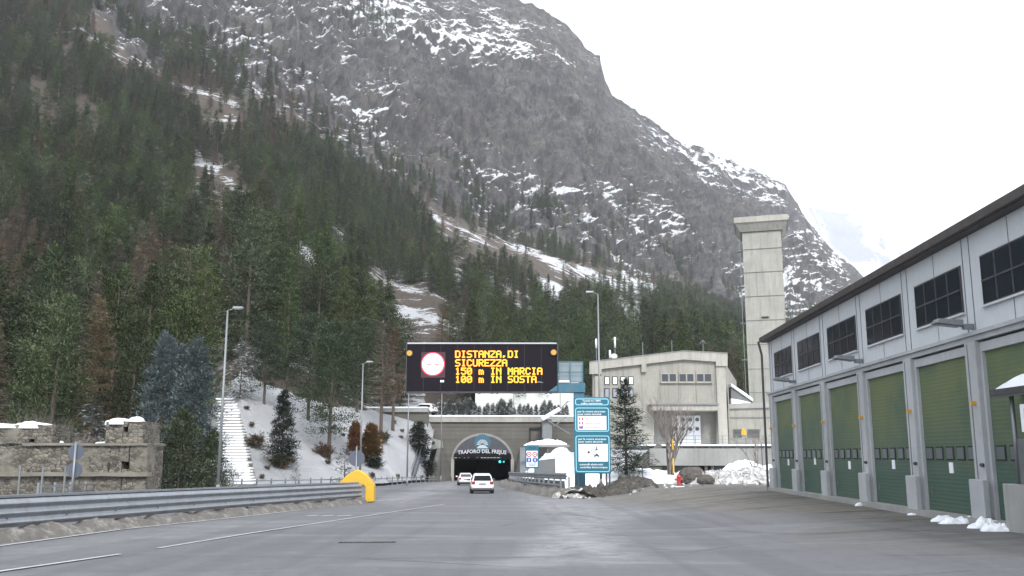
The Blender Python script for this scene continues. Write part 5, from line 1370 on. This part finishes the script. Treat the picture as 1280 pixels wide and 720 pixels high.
# ================================================================ cars
def car(label, loc, rz, kind='hatch', L=4.25, W=1.76, Hh=1.50):
    t = thing('car', label, 'car', loc, rz, None)
    # sections along the length (y forward); x = -L/2 is the rear
    hw = W / 2
    st = {'hatch': [(-2.12, .50, .80, .88), (-2.08, .34, .92, .95), (-1.9, .26, .98, 1), (-1.2, .22, .98, 1), (-.2, .2, .95, 1), (.8, .2, .92, 1), (1.5, .22, .86, .98), (1.95, .28, .76, .9), (2.12, .40, .62, .76)],
          'sedan': [(-2.25, .48, .80, .84), (-2.2, .34, .95, .95), (-1.9, .25, 1.0, .98), (-1.2, .22, .99, 1), (-.2, .2, .95, 1), (.8, .2, .92, 1), (1.5, .22, .86, .97), (2.0, .28, .74, .88), (2.2, .40, .58, .74)]}[kind]
    mb = MB(); vs = []; nn = 10
    for y, zb, zs, f in st:
        w_ = hw * f
        vs += [(-w_ * .8, y, zb), (-w_ * .97, y, zb + .1), (-w_, y, zb + (zs - zb) * .45), (-w_ * .985, y, zs - .1), (-w_ * .9, y, zs), (w_ * .9, y, zs), (w_ * .985, y, zs - .1), (w_, y, zb + (zs - zb) * .45), (w_ * .97, y, zb + .1), (w_ * .8, y, zb)]
    fs = [(i * nn + j, i * nn + (j + 1) % nn, (i + 1) * nn + (j + 1) % nn, (i + 1) * nn + j) for i in range(len(st) - 1) for j in range(nn)] + [tuple(range(nn - 1, -1, -1)), tuple((len(st) - 1) * nn + j for j in range(nn))]
    mb.add(vs, fs)
    # greenhouse
    gr = {'hatch': [(-2.02, .92, .78, .92), (-1.62, 1.40, .64, .92), (-1.2, 1.485, .60, .9), (-.3, 1.50, .6, .9), (.3, 1.46, .6, .9), (1.15, .92, .74, .9)],
          'sedan': [(-1.75, .97, .72, .97), (-1.15, 1.34, .62, .95), (-.7, 1.42, .58, .95), (-.1, 1.43, .58, .95), (.35, 1.39, .58, .95), (1.2, .92, .72, .9)]}[kind]
    b = part('body', mb, 'car_white', t, smooth=True); sb = b.modifiers.new('s', 'SUBSURF'); sb.levels = 1; sb.render_levels = 2
    mb = MB(); vs = []
    for y, zt_, wt, zb in gr: vs += [(-hw * .93, y, min(zb, zt_) - .06), (-wt, y, zt_), (wt, y, zt_), (hw * .93, y, min(zb, zt_) - .06)]
    fs = [(i * 4 + j, i * 4 + j + 1, (i + 1) * 4 + j + 1, (i + 1) * 4 + j) for i in range(len(gr) - 1) for j in range(3)] + [(3, 2, 1, 0), tuple((len(gr) - 1) * 4 + j for j in range(4))]
    mb.add(vs, fs); part('cabin', mb, 'car_white', t, smooth=False, bevel=.05)
    (y0, z0, w0, _), (y1, z1, w1, _) = gr[0], gr[1]
    def lerp(a, b, f): return a + (b - a) * f
    q = [(s_ * lerp(w0, w1, f) * .88, lerp(y0, y1, f) - .05, lerp(z0, z1, f) + .02) for f, s_ in ((.12, -1), (.12, 1), (.88, 1), (.88, -1))]
    part('rear_window', MB().add(q, [(0, 1, 2, 3)]), 'car_glass', t)
    (y0, z0, w0, _), (y1, z1, w1, _) = gr[-1], gr[-2]
    q = [(s_ * lerp(w0, w1, f) * .88, lerp(y0, y1, f) + .05, lerp(z0, z1, f) + .02) for f, s_ in ((.1, -1), (.1, 1), (.9, 1), (.9, -1))]
    part('windscreen', MB().add(q, [(0, 1, 2, 3)]), 'car_glass', t)
    for s_ in (-1, 1):
        ys = [(gr[0][0] + .38, .98), (gr[-1][0] - .30, .98), (gr[-2][0] - .1, gr[-2][1] - .12), (gr[1][0] + .12, gr[1][1] - .12)]
        q = []
        for y, z in ys:
            f = (z - .86) / .6; q.append((s_ * (lerp(hw * .93, gr[2][2], f) + .035), y, z))
        part('side_window', MB().add(q, [(0, 1, 2, 3)]), 'car_glass', t)
        part('door_mirror', MB().box(s_ * hw - .02 if s_ > 0 else -hw - .2, s_ * hw + .2 if s_ > 0 else -hw + .02, .75, .87, .93, 1.07), 'dark_metal' if kind == 'hatch' else 'car_white', t, bevel=.03)
        part('tail_light', MB().box(*sorted((s_ * hw * .62, s_ * hw * .93)), st[0][0] - .02, st[0][0] + .14, .72, .95), 'tail_lamp', t, bevel=.03)
        part('headlight', MB().box(*sorted((s_ * hw * .4, s_ * hw * .74)), st[-1][0] - .2, st[-1][0] - .0, .58, .70), 'pale_glass', t, bevel=.03)
        for y in (-1.32, 1.32):
            wh = part('wheel', MB().cyl((s_ * (hw - .22), y, .32), (s_ * (hw + .005), y, .32), .32, n=24), 'rubber', t, bevel=.02)
            part('rim', MB().cyl((s_ * (hw + .003), y, .32), (s_ * (hw + .012), y, .32), .20, n=20), 'alloy', wh)
    part('bumper', MB().box(-hw * .86, hw * .86, st[0][0] - .03, st[0][0] + .3, .27, .46), 'dark_metal', t, bevel=.04)
    part('number_plate', MB().box(-.27, .27, st[0][0] - .05, st[0][0] - .02, .70, .81), 'rail_steel', t)
    part('underbody', MB().box(-hw * .8, hw * .8, -1.9, 1.9, .18, .4), 'rubber', t)
    return t
yc = 68.0; g_ = gp(602, yc); car('white hatchback driving towards the tunnel, nearer of the two cars on the road', g_, R(4))
g_ = gp(581.5, 104); c2 = car('white saloon car about to enter the tunnel ahead of the hatchback', g_, R(6), 'sedan', 4.45)
zc = at(525, 518.6, 152.2).z; car('white snow-dusted car parked on the road above the retaining wall', Vector((at(529, 510, 152.2).x, 152.2, zc)), R(68), 'hatch').scale = (1.2, 1.15, 1.32)

# ================================================================ ruined stone fort
YR = 57.0
def ruin_block(mb, px0, px1, py0, py1, Y0, Y1, hole=()):
    if not hole: wbox(mb, px0, px1, py0, py1, Y0, Y1); return
    hx0, hx1, hy0, hy1 = hole
    wbox(mb, px0, hx0, py0, py1, Y0, Y1); wbox(mb, hx1, px1, py0, py1, Y0, Y1); wbox(mb, hx0, hx1, py0, hy0, Y0, Y1); wbox(mb, hx0, hx1, hy1, py1, Y0, Y1); wbox(mb, hx0, hx1, hy0, hy1, Y0 + .9, Y1)
def roughen(o, amt=.09, cuts=3, seed=1):
    bm = bmesh.new(); bm.from_mesh(o.data); bmesh.ops.remove_doubles(bm, verts=bm.verts, dist=.001)
    for _ in range(cuts):
        es = [e for e in bm.edges if e.calc_length() > .5]
        if es: bmesh.ops.subdivide_edges(bm, edges=es, cuts=1, use_grid_fill=True)
    P = np.array([v.co[:] for v in bm.verts]); d = [fbm(P * 1.7 + k * 31, 4, seed + k) for k in range(3)]
    for i, v in enumerate(bm.verts): v.co += Vector((d[0][i], d[1][i], d[2][i])) * amt
    bmesh.ops.triangulate(bm, faces=bm.faces[:]); bm.to_mesh(o.data); bm.free()
t = thing('stone_ruin', 'ruined old stone fort wall with two snow-capped blocks behind the guardrail', 'ruin', gp(60, YR))
mb = MB(); ruin_block(mb, -120, 100, 558, 622, YR, YR + 2.5); o = part('wall', mb, 'ruin_masonry', t, world=True); roughen(o, .16, 4, 3)
mb = MB(); ruin_block(mb, 100.1, 183, 556, 622, YR, YR + 2.6, (151.5, 161.5, 577, 586.5)); o = part('wall', mb, 'ruin_masonry', t, world=True); roughen(o, .10, 4, 7)
mb = MB(); wbox(mb, -120, 185, 590.5, 595.5, YR - .35, YR + .2); o = part('string_course', mb, 'ruin_stone', t, world=True); roughen(o, .06, 4, 9)
mb = MB(); wbox(mb, 28, 184, 554, 557, YR - .2, YR + 2.8); o = part('string_course', mb, 'ruin_stone', t, world=True); roughen(o, .05, 4, 11)
mb = MB(); ruin_block(mb, 132, 179, 527, 554, YR + .3, YR + 3, (154, 160, 534, 539.5)); o = part('upper_block', mb, 'ruin_masonry', t, world=True); roughen(o, .06, 3, 15)
mb = MB(); ruin_block(mb, -120, 66, 531, 555, YR + .4, YR + 3, (36.5, 44, 549, 553.5)); o = part('upper_block', mb, 'ruin_masonry', t, world=True); roughen(o, .09, 4, 19)
for a, b in ((93, 6), (134.5, 5)):
    mb = MB(); wbox(mb, a, a + 1.5, 578, 588, YR - .12, YR + .3); part('slit', mb, 'rubber', t, world=True)
for (a, b, z_, rx, ry, h_, sd) in ((156, 0, 527, 1.25, 1.4, .22, 5), (171, 0, 526.5, .5, .5, .32, 8), (10, 0, 531.5, 2.7, 1.4, .16, 6), (45, 0, 531.8, 1.3, 1.3, .26, 7), (70, 0, 555.5, .5, .5, .35, 9), (127, 0, 554, .4, .5, .2, 10)):
    c = at(a, z_, YR + 1.6); o = link('snow', lump_mesh(rx, ry, h_, sd, 'snow', 20, rough=.4, steep=.35, name='snow'), t); o.location = Vector((c.x, YR + 1.6, at(a, z_, YR + .3).z - .03)) - t.location

# ================================================================ snowy stairway
t = thing('stone_stairway', 'long straight outdoor stairway half buried in snow climbing the slope', 'stairs', gp(300, 82))
n_ = 30; st_ = MB(); sn_ = MB()
for k in range(n_):
    f = k / (n_ - 1); py_ = 608 - f * 106; xc = 300 - 13 * f ** .8; wpx = 23 - 9 * f
    h_ = hit(xc, py_)
    if h_ is None: continue
    wl_ = wpx * h_.y / FPX; L_ = random.random() * .3
    st_.box(h_.x - wl_, h_.x + wl_ * .75, h_.y - .12, h_.y + 1.1, h_.z - 1.2, h_.z + .24)
    sn_.box(h_.x - wl_ - .1 - L_, h_.x + wl_ * .75 - random.random() * .3, h_.y - .16, h_.y + 1.15, h_.z + .20, h_.z + .42)
part('steps', st_, 'ruin_stone', t, world=True); part('snow', sn_, 'snow', t, world=True, bevel=.05)

# ================================================================ single trees and shrubs
def stand(proto, px, base, top, hgt, label, first, rz=0, group=None, Y=None, wide=1):
    p = gp(px, Y, -.1) if Y else hit(px, base)
    h = at(px, top, p.y).z - p.z; s_ = h / hgt
    if first: o = proto; o.location = p; o.rotation_euler = (0, 0, rz); o['label'] = label
    else: o = dup(proto, p, rz, label)
    if group: o['group'] = group
    o.scale = (s_ * wide, s_ * wide, s_); return o
bl = tree_proto('blue_spruce', 'x', 'tree', *conifer(301, 13, 3.5, .03, 34, 11, 64, .32, .055, .28, .75, clump=.42), 'blue_spruce_needles', 'blue spruces by the ruin')
stand(bl, 197, 0, 417, 13, 'tall blue-grey spruce rising just behind the ruined wall', True, 0, None, 70)
stand(bl, 240, 0, 424, 13, 'blue-grey spruce between the ruin and the street lamp, darker of the pair', False, 2.2, None, 67)
bl3 = stand(bl, 217, 0, 432, 13, 'third blue-grey spruce half hidden behind the pair beside the ruin', False, 4.2, None, 76)
pn = tree_proto('pine_tree', 'x', 'tree', *conifer(311, 7, 3.4, .03, 20, 11, 60, .34, .055, .05, .75, clump=.5), 'spruce_needles', None)
stand(pn, 224, 0, 515, 7, 'low bushy green pine in front of the blue spruces', True, 0, None, 62, 1.0)
stand(pn, 262, 0, 540, 7, 'small round green pine beside the foot of the stairway', False, 2, None, 66)
dk = tree_proto('fir_tree', 'x', 'tree', *conifer(321, 9, 2.1, .08, 26, 10, 44, .34, .06, .2, .7, clump=.4), 'dark_needles', None)
stand(dk, 352, 584, 488, 9, 'small dark fir standing alone low on the snow bank', True)
stand(dk, 522, 0, 527, 9, 'dark ragged fir in front of the retaining wall by the portal', False, 1, None, 136, 1.5)
lp = tree_proto('pine_tree', 'x', 'tree', *conifer(331, 15, 4.0, .20, 26, 9, 90, .34, .055, .05, .65, round_top=True, clump=.75), 'pine_needles', None)
stand(lp, 411, 573, 408, 15, 'tall green pine with a bare lower trunk on the snow bank', True)
stand(lp, 385, 525, 395, 15, 'green pine at the top of the snow bank behind the bare-trunked pine', False, 2)
stand(lp, 330, 505, 400, 15, 'green pine beside the top of the snowy stairway', False, 4)
stand(lp, 446, 515, 400, 15, 'green pine on top of the snow bank in line with the street lamp', False, 1)
br = tree_proto('larch_tree', 'x', 'tree', *conifer(341, 17, 2.6, .3, 32, 8, 24, .6, .04, .03, .7, twig=True), 'larch_twigs', None)
stand(br, 476, 548, 400, 17, 'thin brown larch with dark bare trunk, nearer one of two on the snow bank', True)
stand(br, 491, 538, 405, 17, 'thin brown larch leaning slightly, farther one of two on the snow bank', False, 2)
th = tree_proto('thuja_bush', 'x', 'shrub', *conifer(351, 4, 1.15, .0, 26, 12, 18, .35, .09, -.6, .45), 'thuja_leaves', 'rust-brown thujas on the snow bank')
stand(th, 443, 572, 531, 4, 'rust-brown conical thuja on the snow bank, thinner one of the pair', True)
stand(th, 463, 578, 534, 4, 'rust-brown rounded thuja on the snow bank, wider one of the pair', False, 1, wide=1.25)
fz = tree_proto('fir_tree', 'x', 'tree', *conifer(361, 8, 2.6, .05, 16, 8, 14, .6, .10, .25, .7), 'frosty_needles', None)
stand(fz, 300, 497, 424, 8, 'snow-laden fir beside the path above the stairway', True)
stand(fz, 318, 470, 415, 8, 'snow-laden fir higher up the slope behind the frosted fir', False, 2)
stand(fz, 108, 0, 500, 8, 'frosted fir in the gap between the two blocks of the ruin', False, 1, None, 82)
yp = tree_proto('young_pine', 'x', 'tree', *conifer(371, 4.5, 1.5, .08, 11, 6, 9, .4, .06, -.3, .7), 'frosty_needles', None)
stand(yp, 431, 0, 560, 4.5, 'young frosted pine just behind the yellow arch', True, 0, None, 88, 1.4)
stand(yp, 370, 0, 577, 4.5, 'tiny thin sapling standing in snow behind the railing', False, 2, None, 84, .8)
sp1 = tree_proto('spruce_tree', 'x', 'tree', *conifer(381, 13, 3.9, .10, 30, 11, 40, .45, .075, .15, .75), 'dark_needles', None)
stand(sp1, 783, 0, 474, 13, 'dark spruce standing alone between the teal sign and the technical building', True, 0, None, 84)

def branchy(seed, h, spread, trunks=1, depth=4, r0=.1):
    r = random.Random(seed); mb = MB()
    def grow(p, d, l, rad, k):
        q = p + d * l; mb.cyl(p, q, rad, rad * .6, 5 if rad > .03 else 3, False)
        if k == 0: return
        for _ in range(r.choice((2, 3, 3)) if k > 1 else 4):
            nd = (d + Vector((r.uniform(-1, 1), r.uniform(-1, 1), r.uniform(-.15, .6))) * spread).normalized()
            grow(p + d * l * r.uniform(.45, 1), nd, l * r.uniform(.55, .85), rad * .55, k - 1)
    for i in range(trunks): grow(Vector((r.uniform(-.3, .3), r.uniform(-.3, .3), -.2)) * (trunks > 1), Vector((r.uniform(-.35, .35) * (trunks > 1), r.uniform(-.3, .3) * (trunks > 1), 1)).normalized(), h * .36, r0, depth)
    return mb
def bare(name, label, cat, loc, *a, group=None, **k):
    o = link(name, branchy(*a, **k).mesh(name, 'shrub_twigs'), None, loc); return tag(o, label, cat, group)
bare('bare_tree', 'bare spreading deciduous tree in front of the terrace ramp', 'tree', gp(838, 78, 0), 5, 8.2, .55, 6, 5, .12)
bare('bare_tree', 'thin bare young tree beside the drainpipe corner of the garage', 'tree', gp(947, 74), 9, 5.2, .55, 2, 5, .07)
bare('bare_shrub', 'pale leafless shrub at the foot of the snowy stairway', 'shrub', gp(289, 76), 11, 3.0, .7, 7, 4, .03)
bare('bare_shrub', 'leafless brown shrub behind the gap in the ruin', 'shrub', gp(75, 72), 13, 6.5, .6, 6, 5, .05)
bare('bare_shrub', 'tall leafless brown thicket behind the first block of the ruin', 'shrub', gp(22, 74), 17, 8, .55, 6, 5, .05)
# brown tufts at tree feet and on the bank
for i, (px, py_, lb) in enumerate(((352, 585, 'brown dead grass tuft round the foot of the small dark fir'), (405, 571, 'brown dead grass patch round the foot of the tall pine'), (475, 553, 'brown bare earth patch under the two larches'), (468, 585, 'dark bare patch under the wide thuja'), (320, 560, 'scrubby dry tuft sticking out of the snow by the stairway'), (495, 520, 'small dark shrub near the crest of the snow bank'), (478, 553, 'low dark juniper on the snow behind the larches'))):
    h_ = hit(px, py_)
    if h_ is None: continue
    cr, _ = conifer(400 + i, .8, 1.3, .0, 6, 12, 16, .45, .05, -.35, .3); o = link('dry_tuft', crown_mesh(cr, 'larch_twigs' if i in (0, 1, 2, 4) else 'dark_needles'), None, h_); tag(o, lb, 'shrub')

cr, _ = conifer(450, .5, .7, .0, 5, 9, 12, .34, .04, -.45, .3); tm_ = crown_mesh(cr, 'larch_twigs'); rq = random.Random(31); n_t = 0
while n_t < 22:
    px = rq.uniform(305, 535); py_ = rq.uniform(500, 600)
    if py_ < 500 + max(0, (px - 430)) * .45 or py_ > 602: continue
    h_ = hit(px, py_); n_t += 1
    if h_ is None: continue
    o = link('grass_tuft', tm_, None, h_); o.scale = (rq.uniform(.3, .8), rq.uniform(.3, .7), rq.uniform(.3, .7)); o.rotation_euler = (0, 0, rq.uniform(0, 6))
    tag(o, 'small dry grass tuft poking through the snow of the bank', 'grass tuft', 'dry tufts poking through the snow bank')
# clipped young conifers on top of the portal
hp, htr = conifer(391, 3, .8, .04, 16, 7, 8, .38, .07, -.4, .5)
hc = tree_proto('hedge_conifer', 'small snow-dusted conifer in the row planted on top of the tunnel portal', 'tree', hp, htr, 'frosty_needles', 'row of small conifers above the portal')
rr = random.Random(4); k = 0; px = 541.0
while px < 712:
    Yk = 153.2 + rr.uniform(0, 3.5); z = at(px, 519, 152).z + .05; p = Vector((at(px, 515, Yk).x, Yk, z)); s_ = rr.uniform(.45, .98)
    if k == 0: hc.location = p; hc.scale = (s_,) * 3
    else: dup(hc, p, rr.uniform(0, 6), scale=s_)
    k += 1; px += rr.uniform(3.6, 6.4)

# ================================================================ snow and earth heaps, hydrant, boulder
def mnd(label, px, Y, rx, ry, h, mat, seed, cat='snow heap', name='snow_heap', group=None, m=0, **k): return heap(name, label, cat, gp(px, Y, m), rx, ry, h, mat, seed, group, **k)
def rock_mesh(rx, ry, rz, seed, name):
    bm = bmesh.new(); bmesh.ops.create_icosphere(bm, subdivisions=4, radius=1)
    P = np.array([v.co[:] for v in bm.verts]); n = fbm(P * 1.3 + seed, 5, seed, True, .6)
    for v, q in zip(bm.verts, n): v.co *= 1 + .22 * q; v.co = Vector((v.co.x * rx, v.co.y * ry, v.co.z * rz + rz * .55))
    m = bpy.data.meshes.new(name); bm.to_mesh(m); bm.free(); m.materials.append(MATS['boulder_rock']); return m
mnd('smooth white snow slope rising beside the portal behind the grey block wall', 700, 122, 6.2, 9, 4.0, 'snow', 21, rough=.16, freq=.45, steep=.8)
mnd('white snow bank behind the posts of the teal sign', 716, 78, 3.0, 4.5, 1.7, 'snow', 22, rough=.2)
mnd('white snow patch at the foot of the lone spruce', 790, 88, 5.5, 5, .9, 'snow', 23, rough=.2)
mnd('flat snow strip between the earth mound and the hydrant', 822, 69, 3.4, 3.2, .45, 'snow', 24, rough=.25)
mnd('lumpy grey-brown earth mound at the foot of the teal sign', 742, 57.5, 2.6, 1.8, .52, 'mud', 25, 'earth mound', 'earth_mound', rough=.75, freq=2.4, n=70)
mnd('brown earth mound behind the sign towards the spruce', 783, 63, 2.2, 1.8, .6, 'mud', 26, 'earth mound', 'earth_mound', rough=.6, freq=2.4, n=70)
mnd('small crumbly snow heap between the curved guardrail and the teal sign', 712, 56.5, 1.2, 1.2, .5, 'snow_dirty', 27, rough=.5, freq=2)
mnd('tall rough snow pile in front of the terrace columns', 903, 72, 3.2, 2.4, .75, 'snow_dirty', 31, rough=.32, freq=1.1, n=70)
mnd('highest snow pile beside the garage corner', 945, 68, 2.6, 2.4, 1.0, 'snow_dirty', 32, rough=.3, freq=1.1, n=70)
mnd('white snow pile behind the rough pile under the terrace', 935, 84, 4.0, 3.0, 1.5, 'snow', 33, rough=.2)
mnd('low crumbled snow ridge along the back of the forecourt', 915, 62, 4.2, 1.1, .55, 'snow_dirty', 34, rough=.7, freq=2)
mnd('snow heap hugging the dark boulder', 853, 63.5, 1.3, 1.2, .8, 'snow', 35, rough=.2)
mnd('lumpy dirty snow between the boulder and the tall pile', 884, 61, 1.3, 1.1, .75, 'snow_dirty', 36, rough=.7, freq=2)
o = link('boulder', rock_mesh(.95, .8, .72, 41, 'boulder'), None, gp(866, 61.5)); tag(o, 'round dark boulder half covered by snow near the red hydrant', 'boulder')
o = link('rock', rock_mesh(.55, .5, .42, 42, 'rock'), None, gp(882, 60.2)); tag(o, 'smaller grey rock beside the dark boulder', 'rock')
rs = random.Random(12)
for i in range(34):
    px = rs.uniform(700, 955); Y = rs.uniform(53, 58) if px < 800 else rs.uniform(56, 60); r_ = rs.uniform(.06, .2)
    o = link('debris_lump', lump_mesh(r_, r_, r_ * 1.1, 60 + i % 6, 'snow_dirty' if i % 2 else 'mud', 6, rough=.4, name='debris_lump'), None, gp(px, Y)); tag(o, 'small lump of dirty snow or earth strewn along the back edge of the forecourt', 'lump', 'lumps strewn along the back edge of the forecourt')
wl = lambda s_, off_: (FC + dirv * s_) + Vector((-dirv.y, dirv.x, 0)) * off_
for s_, r_, h_, lb in ((21.0, .42, .20, 'low lump of leftover snow by the garage wall, first from the wide pillar'), (21.7, .5, .22, 'broader lump of leftover snow touching the wide pillar foot'), (23.2, .42, .22, 'lump of leftover snow in front of the shelter wall, nearest the pillar'), (24.0, .5, .2, 'longer lump of leftover snow below the shelter wall'), (18.5, .14, .1, 'tiny lump of snow on the garage kerb, nearer one'), (13.9, .14, .1, 'tiny lump of snow on the garage kerb, farther one')):
    p = wl(s_, -.28 if r_ > .2 else -.2); o = heap('snow_lump', lb, 'snow lump', Vector((p.x, p.y, float(G(p.x, p.y)))), r_, r_ * .55, h_, 'snow', int(s_ * 10), None, rough=.6, freq=2.5)

hp_ = gp(848, 56.5); t = thing('fire_hydrant', 'red cast-iron fire hydrant at the edge of the forecourt', 'fire hydrant', hp_)
part('barrel', MB().cyl((0, 0, -.1), (0, 0, .58), .12, .115, 16).cyl((0, 0, .0), (0, 0, .06), .18, n=16), 'hydrant_red', t, smooth=False)
part('bonnet', MB().cyl((0, 0, .58), (0, 0, .63), .17, n=16).cyl((0, 0, .63), (0, 0, .78), .145, .06, 16).cyl((0, 0, .78), (0, 0, .84), .035, n=6), 'hydrant_red', t)
for s_ in (-1, 1): part('outlet', MB().cyl((s_ * .1, 0, .46), (s_ * .26, 0, .46), .075, n=14), 'hydrant_red', t)
part('snow', MB().box(-.3, .3, -.35, .2, -.02, .05), 'snow', t, bevel=.03)
b = gp(842, 71); t = thing('marker_post', 'thin yellow-banded marker post in front of the bare tree', 'post', b)
zt_ = at(842, 549, 71).z - b.z
part('pole', MB().cyl((0, 0, -.2), (0, 0, zt_), .045, n=10), 'dark_metal', t)
for a, c in ((549, 562), (573, 591)): z1 = at(842, a, 71).z - b.z; z0 = at(842, c, 71).z - b.z; part('yellow_band', MB().cyl((0, 0, z0), (0, 0, z1), .065, n=12), 'yellow_plastic', t)
for px, Y, h_, lb in ((803, 66, 1.6, 'thin dark stake in the snow beside the earth mound'), (953.5, 80, 3.2, 'thin dark pole in front of the annex by the garage corner')):
    o = part('stake', MB().cyl((0, 0, -.2), (0, 0, h_), .035, n=8), 'dark_metal'); o.location = gp(px, Y); tag(o, lb, 'stake')
